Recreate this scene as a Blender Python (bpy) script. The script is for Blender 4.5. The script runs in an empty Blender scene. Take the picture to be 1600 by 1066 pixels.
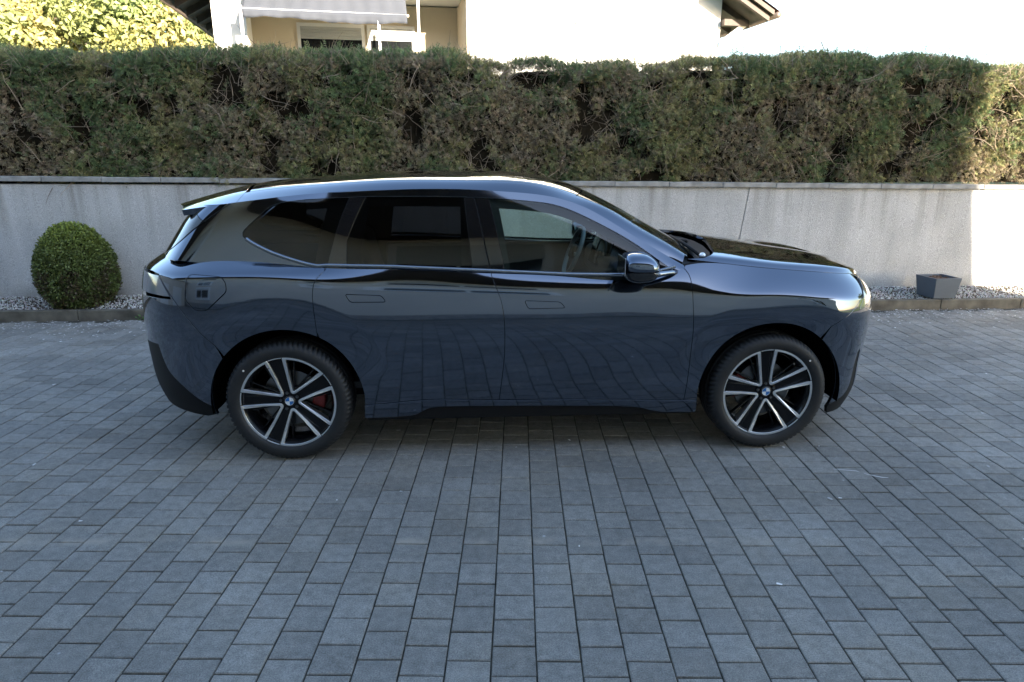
import bpy, bmesh, math, random
import numpy as np
from mathutils import Vector, Matrix
from mathutils.geometry import delaunay_2d_cdt
rad = math.radians
random.seed(7); rng = np.random.default_rng(11)
S = bpy.context.scene
COL = S.collection
# ------------------------------------------------------------------ camera
cd = bpy.data.cameras.new('camera'); cam = bpy.data.objects.new('camera', cd); COL.objects.link(cam)
cam.location = (0, 0, 1.771); cam.rotation_euler = (rad(90 - 15.67), 0, 0)
cd.sensor_width = 36; cd.lens = 1030 / 1600 * 36; cd.clip_start = .05; cd.clip_end = 2000
S.camera = cam
# ------------------------------------------------------------------ sky, sun, exposure
SUN_AZ, SUN_EL = 145.0, 17.0
wd = bpy.data.worlds.new('World'); S.world = wd; wd.use_nodes = True
sk = wd.node_tree.nodes.new('ShaderNodeTexSky'); sk.sky_type = 'NISHITA'; sk.sun_disc = False
sk.sun_elevation = rad(SUN_EL); sk.sun_rotation = rad(SUN_AZ)
sk.air_density = 1.0; sk.dust_density = 1.1; sk.ozone_density = 1.0
wd.node_tree.links.new(sk.outputs[0], wd.node_tree.nodes['Background'].inputs[0])
wd.node_tree.nodes['Background'].inputs[1].default_value = .15
sd = bpy.data.lights.new('sun', 'SUN'); sd.energy = 5; sd.angle = rad(.35); sd.color = (1, .86, .68)
sun = bpy.data.objects.new('sun', sd); COL.objects.link(sun)
tosun = Vector((math.sin(rad(SUN_AZ)) * math.cos(rad(SUN_EL)), math.cos(rad(SUN_AZ)) * math.cos(rad(SUN_EL)), math.sin(rad(SUN_EL))))
sun.rotation_euler = (-tosun).to_track_quat('-Z', 'Y').to_euler(); sun.location = (20, -20, 20)
vs = S.view_settings; vs.view_transform = 'Standard'; vs.look = 'None'; vs.gamma = 1; vs.exposure = 2.25
S.render.engine = 'CYCLES'
S.cycles.max_bounces = 7; S.cycles.diffuse_bounces = 3; S.cycles.transparent_max_bounces = 10; S.cycles.glossy_bounces = 5

# ------------------------------------------------------------------ helpers
def tag(o, label=None, cat=None, group=None, kind=None):
    if label: o['label'] = label
    if cat: o['category'] = cat
    if group: o['group'] = group
    if kind: o['kind'] = kind
    return o
def link(o, parent=None):
    COL.objects.link(o)
    if parent is not None: o.parent = parent
    return o
def empty(name, loc=(0, 0, 0), rz=0, parent=None):
    o = bpy.data.objects.new(name, None); link(o, parent); o.location = loc; o.rotation_euler = (0, 0, rz); o.empty_display_size = .2
    return o
def mesh_obj(name, v, f, m, parent=None, smooth=False, normals=None):
    me = bpy.data.meshes.new(name); me.from_pydata([tuple(p) for p in v], [], [tuple(int(i) for i in q) for q in f])
    me.materials.append(m)
    if smooth or normals is not None: me.shade_smooth()
    if normals is not None: me.normals_split_custom_set_from_vertices([tuple(n) for n in normals])
    o = bpy.data.objects.new(name, me); return link(o, parent)
def bm_obj(name, bm, m, parent=None, smooth=False, bevel=0, seg=2):
    bmesh.ops.recalc_face_normals(bm, faces=bm.faces)
    me = bpy.data.meshes.new(name); bm.to_mesh(me); bm.free(); me.materials.append(m)
    if smooth: me.shade_smooth()
    o = bpy.data.objects.new(name, me); link(o, parent)
    if bevel:
        b = o.modifiers.new('b', 'BEVEL'); b.width = bevel; b.segments = seg; b.limit_method = 'ANGLE'
    return o
def box(bm, c, s, M=None):
    r = bmesh.ops.create_cube(bm, size=1)
    T = Matrix.Translation(c) @ Matrix.Diagonal((*s, 1))
    if M is not None: T = M @ T
    bmesh.ops.transform(bm, matrix=T, verts=r['verts']); return r['verts']
def bx(name, c, s, m, parent=None, bevel=0):
    bm = bmesh.new(); box(bm, c, s); return bm_obj(name, bm, m, parent, bevel=bevel)
def prism(bm, pts, d, M=None):
    """extrude a polygon (list of 3D points) by vector d"""
    a = [bm.verts.new(p) for p in pts]; b = [bm.verts.new(Vector(p) + Vector(d)) for p in pts]
    n = len(pts); bm.faces.new(a); bm.faces.new(b[::-1])
    for i in range(n): bm.faces.new([a[i], b[i], b[(i + 1) % n], a[(i + 1) % n]])
def tube(bm, pts, r, n=8, cap=True):
    pts = [Vector(p) for p in pts]; rs = r if hasattr(r, '__len__') else [r] * len(pts)
    rings = []; t0 = (pts[1] - pts[0]).normalized(); up = t0.orthogonal().normalized()
    for i, p in enumerate(pts):
        t = (pts[min(i + 1, len(pts) - 1)] - pts[max(i - 1, 0)]).normalized()
        up = (up - t * up.dot(t)).normalized(); sd_ = t.cross(up)
        rings.append([bm.verts.new(p + (up * math.cos(2 * math.pi * k / n) + sd_ * math.sin(2 * math.pi * k / n)) * rs[i]) for k in range(n)])
    for a, b in zip(rings, rings[1:]):
        for k in range(n): bm.faces.new([a[k], a[(k + 1) % n], b[(k + 1) % n], b[k]])
    if cap: bm.faces.new(rings[0][::-1]); bm.faces.new(rings[-1])

# ------------------------------------------------------------------ materials
def newmat(name):
    m = bpy.data.materials.new(name); m.use_nodes = True; nt = m.node_tree
    return m, nt, nt.nodes['Principled BSDF']
def pm(name, col, rough=.6, metal=0, spec=.5, coat=0, noise=None, bump=None, coatrough=.02):
    """noise=(scale, amount) colour variation, bump=(scale, strength, distance)"""
    m, nt, p = newmat(name); N = nt.nodes; L = nt.links
    p.inputs['Base Color'].default_value = (*col, 1); p.inputs['Roughness'].default_value = rough
    p.inputs['Metallic'].default_value = metal; p.inputs['Specular IOR Level'].default_value = spec
    p.inputs['Coat Weight'].default_value = coat; p.inputs['Coat Roughness'].default_value = coatrough
    g = N.new('ShaderNodeNewGeometry')
    if noise:
        t = N.new('ShaderNodeTexNoise'); t.inputs['Scale'].default_value = noise[0]; t.inputs['Detail'].default_value = 6
        L.new(g.outputs['Position'], t.inputs['Vector'])
        r = N.new('ShaderNodeMapRange'); r.inputs[1].default_value = .3; r.inputs[2].default_value = .7
        r.inputs[3].default_value = 1 - noise[1]; r.inputs[4].default_value = 1 + noise[1]
        L.new(t.outputs[0], r.inputs[0])
        x = N.new('ShaderNodeVectorMath'); x.operation = 'SCALE'; x.inputs[0].default_value = col
        L.new(r.outputs[0], x.inputs['Scale']); L.new(x.outputs[0], p.inputs['Base Color'])
    if bump:
        t = N.new('ShaderNodeTexNoise'); t.inputs['Scale'].default_value = bump[0]; t.inputs['Detail'].default_value = 5
        L.new(g.outputs['Position'], t.inputs['Vector'])
        b = N.new('ShaderNodeBump'); b.inputs['Strength'].default_value = bump[1]; b.inputs['Distance'].default_value = bump[2]
        L.new(t.outputs[0], b.inputs['Height']); L.new(b.outputs[0], p.inputs['Normal'])
    return m
def attr_mat(name, rough=.6, trans=.25, spec=.3):
    """leaf material: colour from the point attribute 'tint', with some translucency"""
    m, nt, p = newmat(name); N = nt.nodes; L = nt.links
    a = N.new('ShaderNodeAttribute'); a.attribute_name = 'tint'
    L.new(a.outputs['Color'], p.inputs['Base Color']); p.inputs['Roughness'].default_value = rough
    p.inputs['Specular IOR Level'].default_value = spec
    if trans:
        t = N.new('ShaderNodeBsdfTranslucent'); L.new(a.outputs['Color'], t.inputs[0])
        x = N.new('ShaderNodeMixShader'); x.inputs[0].default_value = trans
        L.new(p.outputs[0], x.inputs[1]); L.new(t.outputs[0], x.inputs[2]); L.new(x.outputs[0], N['Material Output'].inputs[0])
    return m
def glass_mat(name, tint, ior=1.5):
    m, nt, p = newmat(name); N = nt.nodes; L = nt.links; N.remove(p)
    t = N.new('ShaderNodeBsdfTransparent'); t.inputs[0].default_value = (*tint, 1)
    g = N.new('ShaderNodeBsdfGlossy'); g.inputs['Roughness'].default_value = 0; g.inputs[0].default_value = (1, 1, 1, 1)
    fr = N.new('ShaderNodeFresnel'); fr.inputs[0].default_value = ior
    x = N.new('ShaderNodeMixShader'); L.new(fr.outputs[0], x.inputs[0]); L.new(t.outputs[0], x.inputs[1]); L.new(g.outputs[0], x.inputs[2])
    L.new(x.outputs[0], N['Material Output'].inputs[0]); return m

def paver_mat():
    m, nt, p = newmat('concrete_paver'); N = nt.nodes; L = nt.links
    def nd(t, **k):
        n = N.new(t)
        for a, b in k.items(): setattr(n, a, b)
        return n
    g = nd('ShaderNodeNewGeometry')
    at = nd('ShaderNodeAttribute'); at.attribute_name = 'tone'
    oi = nd('ShaderNodeObjectInfo')
    sn = nd('ShaderNodeMath', operation='ADD'); L.new(at.outputs['Fac'], sn.inputs[0]); sn.inputs[1].default_value = 0
    # fine grain + medium mottling + large worn patches
    n1 = nd('ShaderNodeTexNoise'); n1.inputs['Scale'].default_value = 190; n1.inputs['Detail'].default_value = 4; n1.inputs['Roughness'].default_value = .7
    n2 = nd('ShaderNodeTexNoise'); n2.inputs['Scale'].default_value = 22; n2.inputs['Detail'].default_value = 6; n2.inputs['Roughness'].default_value = .65
    n3 = nd('ShaderNodeTexNoise'); n3.inputs['Scale'].default_value = 1.1; n3.inputs['Detail'].default_value = 4
    for n in (n1, n2, n3): L.new(g.outputs['Position'], n.inputs['Vector'])
    def mr(src, a, b, c, d):
        r = nd('ShaderNodeMapRange'); r.inputs[1].default_value = a; r.inputs[2].default_value = b; r.inputs[3].default_value = c; r.inputs[4].default_value = d
        L.new(src, r.inputs[0]); return r.outputs[0]
    def mul(a, b):
        q = nd('ShaderNodeMath', operation='MULTIPLY'); L.new(a, q.inputs[0]); L.new(b, q.inputs[1]); return q.outputs[0]
    v = mul(mul(mr(n1.outputs[0], .3, .7, .55, 1.45), mr(n2.outputs[0], .3, .72, .78, 1.22)), mul(mr(n3.outputs[0], .32, .68, .84, 1.16), mr(sn.outputs[0], 0, 1, .84, 1.16)))
    # brown film of dirt in places
    n4 = nd('ShaderNodeTexNoise'); n4.inputs['Scale'].default_value = 2.3; n4.inputs['Detail'].default_value = 7; L.new(g.outputs['Position'], n4.inputs['Vector'])
    mx = nd('ShaderNodeMix', data_type='RGBA'); L.new(mr(n4.outputs[0], .46, .74, 0, .7), mx.inputs[0])
    mx.inputs[6].default_value = (.238, .226, .206, 1); mx.inputs[7].default_value = (.240, .216, .180, 1)
    # pale scale spots
    vo = nd('ShaderNodeTexVoronoi'); vo.inputs['Scale'].default_value = 5.5; L.new(g.outputs['Position'], vo.inputs['Vector'])
    wn = nd('ShaderNodeTexWhiteNoise'); L.new(vo.outputs['Position'], wn.inputs['Vector'])
    sel = nd('ShaderNodeMath', operation='GREATER_THAN'); L.new(wn.outputs[0], sel.inputs[0]); sel.inputs[1].default_value = .80
    sp = mul(mr(vo.outputs['Distance'], .028, .05, .75, 0), sel.outputs[0])
    sc = nd('ShaderNodeVectorMath', operation='SCALE'); L.new(mx.outputs[2], sc.inputs[0]); L.new(v, sc.inputs['Scale'])
    m2 = nd('ShaderNodeMix', data_type='RGBA'); L.new(sp, m2.inputs[0]); L.new(sc.outputs[0], m2.inputs[6]); m2.inputs[7].default_value = (.46, .46, .46, 1)
    sx = nd('ShaderNodeSeparateXYZ'); L.new(g.outputs['Position'], sx.inputs[0])
    yy = nd('ShaderNodeMath', operation='SUBTRACT'); L.new(sx.outputs[1], yy.inputs[0]); yy.inputs[1].default_value = 2.77
    ab = nd('ShaderNodeMath', operation='ABSOLUTE'); L.new(yy.outputs[0], ab.inputs[0])
    n5 = nd('ShaderNodeTexNoise'); n5.inputs['Scale'].default_value = 6; n5.inputs['Detail'].default_value = 5; L.new(g.outputs['Position'], n5.inputs['Vector'])
    st = mul(mul(mr(ab.outputs[0], .0, .045, .75, 0), mr(n5.outputs[0], .45, .62, 0, 1)), mr(sx.outputs[0], 1.6, 1.0, 0, 1))
    m3 = nd('ShaderNodeMix', data_type='RGBA'); L.new(st, m3.inputs[0]); L.new(m2.outputs[2], m3.inputs[6]); m3.inputs[7].default_value = (.37, .32, .26, 1)
    L.new(m3.outputs[2], p.inputs['Base Color'])
    p.inputs['Roughness'].default_value = .82; p.inputs['Specular IOR Level'].default_value = .35
    b = nd('ShaderNodeBump'); b.inputs['Strength'].default_value = .55; b.inputs['Distance'].default_value = .0016
    L.new(n1.outputs[0], b.inputs['Height']); L.new(b.outputs[0], p.inputs['Normal'])
    return m
def wall_mat():
    m, nt, p = newmat('rough_cast_concrete'); N = nt.nodes; L = nt.links
    g = N.new('ShaderNodeNewGeometry')
    n1 = N.new('ShaderNodeTexNoise'); n1.inputs['Scale'].default_value = 130; n1.inputs['Detail'].default_value = 2
    n2 = N.new('ShaderNodeTexNoise'); n2.inputs['Scale'].default_value = 1.4; n2.inputs['Detail'].default_value = 7
    mp = N.new('ShaderNodeMapping'); mp.inputs['Scale'].default_value = (2.2, 2.2, .35); L.new(g.outputs['Position'], mp.inputs['Vector'])
    n3 = N.new('ShaderNodeTexNoise'); n3.inputs['Scale'].default_value = 2.0; n3.inputs['Detail'].default_value = 6; L.new(mp.outputs[0], n3.inputs['Vector'])
    for n in (n1, n2): L.new(g.outputs['Position'], n.inputs['Vector'])
    def mr(src, a, b, c, d):
        r = N.new('ShaderNodeMapRange'); r.inputs[1].default_value = a; r.inputs[2].default_value = b; r.inputs[3].default_value = c; r.inputs[4].default_value = d
        L.new(src, r.inputs[0]); return r.outputs[0]
    def mul(a, b):
        q = N.new('ShaderNodeMath'); q.operation = 'MULTIPLY'; L.new(a, q.inputs[0]); L.new(b, q.inputs[1]); return q.outputs[0]
    v = mul(mul(mr(n1.outputs[0], .32, .68, .70, 1.28), mr(n2.outputs[0], .3, .7, .88, 1.12)), mr(n3.outputs[0], .3, .7, .88, 1.1))
    sc = N.new('ShaderNodeVectorMath'); sc.operation = 'SCALE'; sc.inputs[0].default_value = (.465, .468, .465); L.new(v, sc.inputs['Scale'])
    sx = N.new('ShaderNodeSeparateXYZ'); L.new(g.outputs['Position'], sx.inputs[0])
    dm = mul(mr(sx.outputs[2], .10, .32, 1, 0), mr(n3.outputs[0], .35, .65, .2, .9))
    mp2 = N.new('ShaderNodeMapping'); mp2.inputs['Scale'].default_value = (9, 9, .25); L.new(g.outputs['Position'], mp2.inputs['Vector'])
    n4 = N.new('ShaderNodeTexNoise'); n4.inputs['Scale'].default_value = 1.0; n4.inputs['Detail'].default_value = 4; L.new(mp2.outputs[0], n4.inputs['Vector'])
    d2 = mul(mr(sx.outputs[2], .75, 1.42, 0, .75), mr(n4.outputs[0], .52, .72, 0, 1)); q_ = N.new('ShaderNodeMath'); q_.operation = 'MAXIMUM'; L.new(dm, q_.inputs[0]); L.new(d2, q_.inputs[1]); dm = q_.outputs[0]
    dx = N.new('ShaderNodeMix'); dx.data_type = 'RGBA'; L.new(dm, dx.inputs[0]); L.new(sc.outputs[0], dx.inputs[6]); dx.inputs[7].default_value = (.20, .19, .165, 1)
    L.new(dx.outputs[2], p.inputs['Base Color']); p.inputs['Roughness'].default_value = .9
    b = N.new('ShaderNodeBump'); b.inputs['Strength'].default_value = .8; b.inputs['Distance'].default_value = .008
    L.new(n1.outputs[0], b.inputs['Height']); L.new(b.outputs[0], p.inputs['Normal']); return m
def paint_mat():
    m, nt, p = newmat('dark_blue_metallic_paint'); N = nt.nodes; L = nt.links
    p.inputs['Base Color'].default_value = (.094, .116, .156, 1); p.inputs['Metallic'].default_value = 1.0; p.inputs['Roughness'].default_value = .06
    p.inputs['Coat Weight'].default_value = 1; p.inputs['Coat Roughness'].default_value = .008; p.inputs['Coat IOR'].default_value = 1.55
    return m
M = dict(
    paver=paver_mat(), wall=wall_mat(), paint=paint_mat(),
    joint=pm('joint_sand', (.048, .046, .034), .95, noise=(18, .7), bump=(150, .6, .004)),
    coping=pm('coping_concrete', (.27, .27, .26), .9, noise=(9, .3), bump=(120, .4, .003)),
    kerb=pm('kerb_concrete', (.12, .108, .085), .9, noise=(7, .45), bump=(110, .6, .005)),
    stone=attr_mat('gravel_stone', .85, 0), soil=pm('soil', (.06, .045, .03), .95, noise=(12, .4), bump=(60, 1, .01)),
    ground=pm('rough_ground', (.10, .095, .08), .95, noise=(.6, .3)), grass=pm('grass', (.07, .11, .025), .9, noise=(.8, .35), bump=(40, 1, .02)),
    leaf=attr_mat('foliage', .55, .22), boxleaf=attr_mat('box_leaf', .42, .2, .4), bark=pm('bark', (.13, .10, .075), .9, noise=(25, .4)),
    core=pm('foliage_shade', (.018, .015, .010), 1, noise=(9, .5), spec=0),  # shade between the leaves, put into the colour
    petal=pm('petal', (.72, .68, .66), .7), white=pm('white_render', (.80, .79, .76), .9, bump=(60, .15, .004)), cream=pm('cream_render', (.66, .57, .43), .9, bump=(80, .2, .003)),
    creamshade=pm('beige_render', (.60, .555, .49), .9, noise=(.8, .06), bump=(70, .25, .004)),
    soffit=pm('dark_wood', (.062, .045, .035), .6, noise=(6, .35)), tile=pm('roof_tile', (.12, .055, .04), .8, noise=(5, .3)),
    pvc=pm('white_frame', (.72, .72, .71), .4), shutter=pm('grey_shutter', (.42, .43, .42), .55), fabric=pm('awning_cloth', (.060, .068, .085), .9),  # awning cloth darkened all over, standing in for shade on it
    winglass=pm('window_glass', (.012, .014, .016), .03, spec=.9), curtain=pm('curtain', (.45, .45, .43), .9),
    gutter=pm('gutter_metal', (.22, .17, .14), .45, metal=.4), pot=pm('grey_pot', (.085, .105, .13), .55, noise=(8, .08)),
    black=pm('black_plastic', (.008, .008, .009), .6, spec=.2), gloss=pm('gloss_black', (.006, .006, .007), .06, coat=1), rubber=pm('tyre_rubber', (.013, .0135, .015), .62, noise=(30, .2)),
    liner=pm('wheel_arch_felt', (.005, .005, .005), 1, spec=0), alloy=pm('machined_alloy', (.78, .79, .80), .38, metal=1), rimblack=pm('rim_gloss_black', (.004, .004, .005), .16, spec=.3),
    disc=pm('brake_disc', (.16, .16, .16), .35, metal=1), red=pm('red_caliper', (.16, .010, .008), .45), strip=pm('dark_chrome_strip', (.26, .28, .31), .16, metal=1),
    seat=pm('seat_fabric', (.075, .076, .08), .8), dash=pm('dash_plastic', (.035, .036, .04), .6), screen=pm('screen', (.02, .022, .026), .08), lightgrey=pm('wheel_trim', (.30, .33, .35), .4),
    blue=pm('emblem_blue', (.02, .15, .45), .2, coat=1), emwhite=pm('emblem_white', (.75, .77, .8), .2, coat=1), chrome=pm('mirror_chrome', (.55, .57, .6), .05, metal=1),
    tail=pm('tail_lens', (.15, .16, .18), .12, coat=.6), head=pm('head_lens', (.16, .155, .15), .06, coat=1), orange=pm('reflector', (.3, .06, .02), .2),
    fglass=glass_mat('front_glass', (.62, .74, .70), 1.52), rglass=glass_mat('privacy_glass', (.16, .17, .18), 1.52), wglass=glass_mat('windscreen_glass', (.60, .70, .67), 1.52),
    chromepaint=pm('mirror_cap_gloss', (.10, .13, .18), .03, metal=1, coat=1),
    lawn=pm('lawn', (.10, .15, .03), .9, noise=(1.5, .3), bump=(60, 1, .02)), flower=pm('yellow', (.55, .40, .03), .8),
)
YAW = rad(3.35)
WA = math.atan(.0577)               # the wall and kerb run at this angle

# ================================================================== ground
bx('ground', (0, 100, -.36), (900, 900, .6), M['ground']); tag(bpy.data.objects['ground'], kind='structure')
def kerb_y(x): return 7.43 + .0577 * x
def wall_y(x): return 8.09 + .0577 * x
drive = bx('driveway', (0, 2.0, -.033), (28, 13.0, .05), M['joint']); tag(drive, kind='structure')
drive.location = (0, 0, 0)
# pavers: columns run away from the camera, half a stone offset between neighbours
PW, PL = .1642, .1493; PO = Vector((-.0761, 1.897, 0)); PY = rad(-.54)
gap, ch, hh = .0031, .0032, .0032
def paver_mesh(name, seed):
    r = random.Random(seed); a, b = PW / 2 - gap, PL / 2 - gap
    vs_ = []; j = lambda s=.0009: r.uniform(-s, s)
    o = [(-a, -b), (a, -b), (a, b), (-a, b)]
    for x, y in o: vs_.append((x + j(), y + j(), -.022))
    for x, y in o: vs_.append((x + j(), y + j(), -hh))
    for x, y in o: vs_.append((x * (1 - ch / a) + j(), y * (1 - ch / b) + j(), 0))
    f = [(8, 9, 10, 11)] + [(4 + i, 4 + (i + 1) % 4, 8 + (i + 1) % 4, 8 + i) for i in range(4)] + [(i, (i + 1) % 4, 4 + (i + 1) % 4, 4 + i) for i in range(4)]
    return vs_, f
cells = []
cR, sR = math.cos(PY), math.sin(PY)
for k in range(-78, 79):
    off = (k % 2) * (PL / 2)
    for j in range(-40, 46):
        p, q = (k + .5) * PW, (1.926 - 1.897) + (j + .5) * PL + off
        x, y = PO.x + p * cR - q * sR, PO.y + p * sR + q * cR
        if y > kerb_y(x) - .06 or y < -4.3 or abs(x) > 12.5: continue
        cells.append((x, y))
def inview(x, y):
    zc = y * math.cos(rad(15.67)) + 1.771 * math.sin(rad(15.67))
    if zc < .5: return False
    u = 1030 * x / zc; v = 1030 * (1.771 * math.cos(rad(15.67)) - y * math.sin(rad(15.67))) / zc
    return abs(u) < 815 and v < 545
vis = sorted([c for c in cells if inview(*c)], key=lambda c: c[0] ** 2 + c[1] ** 2)
near = set(vis[:300])
proto = []
for i in range(8):
    v, f = paver_mesh('paver', i); me = bpy.data.meshes.new('paver'); me.from_pydata(v, [], f); me.materials.append(M['paver'])
    at = me.attributes.new('tone', 'FLOAT', 'POINT'); t = random.random(); at.data.foreach_set('value', [t] * len(v)); proto.append(me)
FV, FF, FT = [], [], []
def dz(): return random.uniform(-.0014, .0014)
for c in cells:
    rx, ry, rz = random.gauss(0, .0045), random.gauss(0, .0045), random.gauss(0, .006)
    if c in near:
        o = bpy.data.objects.new('paver', random.choice(proto)); link(o, drive); o.location = (c[0], c[1], dz()); o.rotation_euler = (rx, ry, PY + rz)
    else:
        v, f = paver_mesh('x', random.randrange(10 ** 6)); b = len(FV); t = random.random(); z0 = dz()
        ca, sa = math.cos(PY + rz), math.sin(PY + rz)
        for x, y, z in v: FV.append((c[0] + x * ca - y * sa, c[1] + x * sa + y * ca, z + z0 + rx * y - ry * x)); FT.append(t)
        FF += [tuple(b + i for i in q) for q in f]
pf = mesh_obj('paver_field', FV, FF, M['paver'], drive); tag(pf, kind='stuff')
at = pf.data.attributes.new('tone', 'FLOAT', 'POINT'); at.data.foreach_set('value', FT)

# kerb, gravel strip
wf = empty('kerb', (0, 7.43, 0), WA); tag(wf, 'low brown concrete edging kerb between paving and gravel strip', 'kerb')
KX = [-12.9 + 1.0 * i for i in range(28)]
for i, x in enumerate(KX[:-1]):
    o = bx('kerb_stone', (x + .55, .04, .03 + random.uniform(-.004, .004)), (.993, .08, .175), M['kerb'], wf, bevel=.008)
bm = bmesh.new(); prism(bm, [(-13.5, .081, -.05), (-13.5, .70, -.05), (-13.5, .70, .150), (-13.5, .081, .085)], (27, 0, 0)); bed = bm_obj('gravel_bed', bm, M['soil']); bed.location = (0, 7.43, 0.0); bed.rotation_euler.z = WA; tag(bed, kind='structure')
def ico(r, seed):
    bm = bmesh.new(); bmesh.ops.create_icosphere(bm, subdivisions=1, radius=1); rr = random.Random(seed)
    v = np.array([list(x.co) for x in bm.verts]); f = [[y.index for y in q.verts] for q in bm.faces]; bm.free()
    v *= (1 + .25 * np.array([[rr.uniform(-1, 1)] for _ in v])) * np.array([1, rr.uniform(.6, .95), rr.uniform(.45, .75)])
    return v, np.array(f)
def rotmats(n, full=True):
    q = rng.normal(size=(n, 4)); q /= np.linalg.norm(q, axis=1)[:, None]; w, x, y, z = q.T
    return np.stack([np.stack([1 - 2 * (y * y + z * z), 2 * (x * y - z * w), 2 * (x * z + y * w)], -1), np.stack([2 * (x * y + z * w), 1 - 2 * (x * x + z * z), 2 * (y * z - x * w)], -1), np.stack([2 * (x * z - y * w), 2 * (y * z + x * w), 1 - 2 * (x * x + y * y)], -1)], 1)
def scatter_mesh(name, shapes, pos, R, scale, tint, mat, parent=None, smooth=False):
    """join many transformed copies of small shapes into one mesh with a per-copy tint"""
    V, F, T = [], [], []; base = 0; n = len(pos); pick = rng.integers(0, len(shapes), n)
    for si, (sv, sf) in enumerate(shapes):
        idx = np.where(pick == si)[0]
        if len(idx) == 0: continue
        v = np.einsum('nij,kj->nki', R[idx], sv) * scale[idx][:, None, None] + pos[idx][:, None, :]
        k = len(sv); V.append(v.reshape(-1, 3)); T.append(np.repeat(tint[idx], k, axis=0))
        F.append((sf[None] + (base + np.arange(len(idx)) * k)[:, None, None]).reshape(-1, sf.shape[1])); base += len(idx) * k
    V = np.concatenate(V); F = np.concatenate(F); T = np.concatenate(T)
    me = bpy.data.meshes.new(name); m = F.shape[1]
    me.vertices.add(len(V)); me.vertices.foreach_set('co', V.astype('f').ravel())
    me.loops.add(F.size); me.loops.foreach_set('vertex_index', F.astype('i').ravel())
    me.polygons.add(len(F)); me.polygons.foreach_set('loop_start', np.arange(0, F.size, m, dtype='i')); me.polygons.foreach_set('loop_total', np.full(len(F), m, dtype='i'))
    me.update(); me.validate()
    a = me.attributes.new('tint', 'FLOAT_COLOR', 'POINT'); a.data.foreach_set('color', np.concatenate([T, np.ones((len(T), 1))], 1).astype('f').ravel())
    me.materials.append(mat)
    if smooth: me.shade_smooth()
    o = bpy.data.objects.new(name, me); return link(o, parent)
n = 21000
px = rng.uniform(-9.5, 10.5, n); gt = rng.uniform(.09, .665, n); py = kerb_y(px) + gt
tint = np.array([.56, .545, .52]) * rng.uniform(.6, 1.3, (n, 1)) * (1 + rng.normal(0, .05, (n, 3)))
g = scatter_mesh('gravel', [ico(1, i) for i in range(6)], np.stack([px, py, .085 + (gt - .08) * .105 + rng.uniform(0, .010, n)], 1), rotmats(n), rng.uniform(.006, .0135, n), tint, M['stone']); tag(g, 'pale grey gravel filling the strip between kerb and wall', 'gravel', kind='stuff')
# fallen blossom petals in front of the kerb
n = 2800
px = rng.uniform(-7.5, 8, n); py = kerb_y(px) - .01 - np.abs(rng.normal(0, .32, n)); far = rng.random(n) < .06
py[far] = rng.uniform(2.4, 7, far.sum())
pz = np.full(n, .0065)
pet = (np.array([[-1, -.6, 0], [1, -.7, .12], [1.1, .6, .05], [-.8, .7, .2]]) * np.array([1, .8, 1]), np.array([[0, 1, 2], [0, 2, 3]]))
rz = rng.uniform(0, 6.28, n); R = np.zeros((n, 3, 3)); R[:, 0, 0] = np.cos(rz); R[:, 0, 1] = -np.sin(rz); R[:, 1, 0] = np.sin(rz); R[:, 1, 1] = np.cos(rz); R[:, 2, 2] = 1
g = scatter_mesh('fallen_petals', [pet], np.stack([px, py, pz], 1), R, rng.uniform(.005, .0145, n), np.array([.80, .77, .74]) * rng.uniform(.4, 1.1, (n, 1)), M['stone']); tag(g, 'small pale petals and crumbs lying on the pavers along the kerb', 'petals', kind='stuff')
# chalky scratch on the pavers
bm = bmesh.new()
def gp(u, v):
    th = rad(15.67); a, b = (u - 800) / 1030, (v - 533) / 1030
    d = Vector((a, math.cos(th) - b * math.sin(th), -math.sin(th) - b * math.cos(th))); t = -1.771 / d.z; return Vector((d.x * t, d.y * t, 0.0))
def streak(pts, w):
    P = [gp(*p) for p in pts]; prev = None
    for i, p in enumerate(P):
        t = (P[min(i + 1, len(P) - 1)] - P[max(i - 1, 0)]).normalized(); s = Vector((-t.y, t.x, 0)) * w * (.3 if i in (0, len(P) - 1) else random.uniform(.6, 1.2))
        a, b = bm.verts.new(p + s + Vector((0, 0, .0042))), bm.verts.new(p - s + Vector((0, 0, .0042)))
        if prev: bm.faces.new([prev[0], prev[1], b, a])
        prev = (a, b)
streak([(1302, 734), (1320, 735.5), (1338, 737), (1343, 739)], .004); streak([(1350, 741), (1365, 744.5), (1378, 747), (1388, 747.5)], .005); 
o = bm_obj('chalk_scratch', bm, M['petal']); tag(o, 'thin white chalky scratch across the pavers ahead of the front wheel', 'scratch')

# ================================================================== retaining wall
rw = empty('retaining_wall', (0, 8.09, 0), WA); tag(rw, 'long grey rough-cast concrete retaining wall behind the car', 'wall')
def wtop(x): return 1.432 - .0053 * x
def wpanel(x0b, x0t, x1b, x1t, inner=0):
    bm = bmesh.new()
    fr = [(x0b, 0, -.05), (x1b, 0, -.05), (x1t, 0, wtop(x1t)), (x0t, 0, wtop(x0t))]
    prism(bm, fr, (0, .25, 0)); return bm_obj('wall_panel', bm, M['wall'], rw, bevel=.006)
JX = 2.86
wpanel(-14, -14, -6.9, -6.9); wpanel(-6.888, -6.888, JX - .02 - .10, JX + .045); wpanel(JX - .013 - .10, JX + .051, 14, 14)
bm = bmesh.new(); box(bm, (0, .15, .68), (27.9, .12, 1.36)); bm_obj('joint_filler', bm, M['kerb'], rw)
x = -14.0
while x < 14:
    L_ = .662; c = x + L_ / 2
    o = bx('coping_stone', (c, .11, wtop(c) + .030 + random.uniform(-.0015, .0015)), (L_ - .006, .30, .056), M['coping'], rw, bevel=.006); o.rotation_euler.y = .0053
    o.location.y = random.uniform(-.002, .002); x += L_
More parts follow.
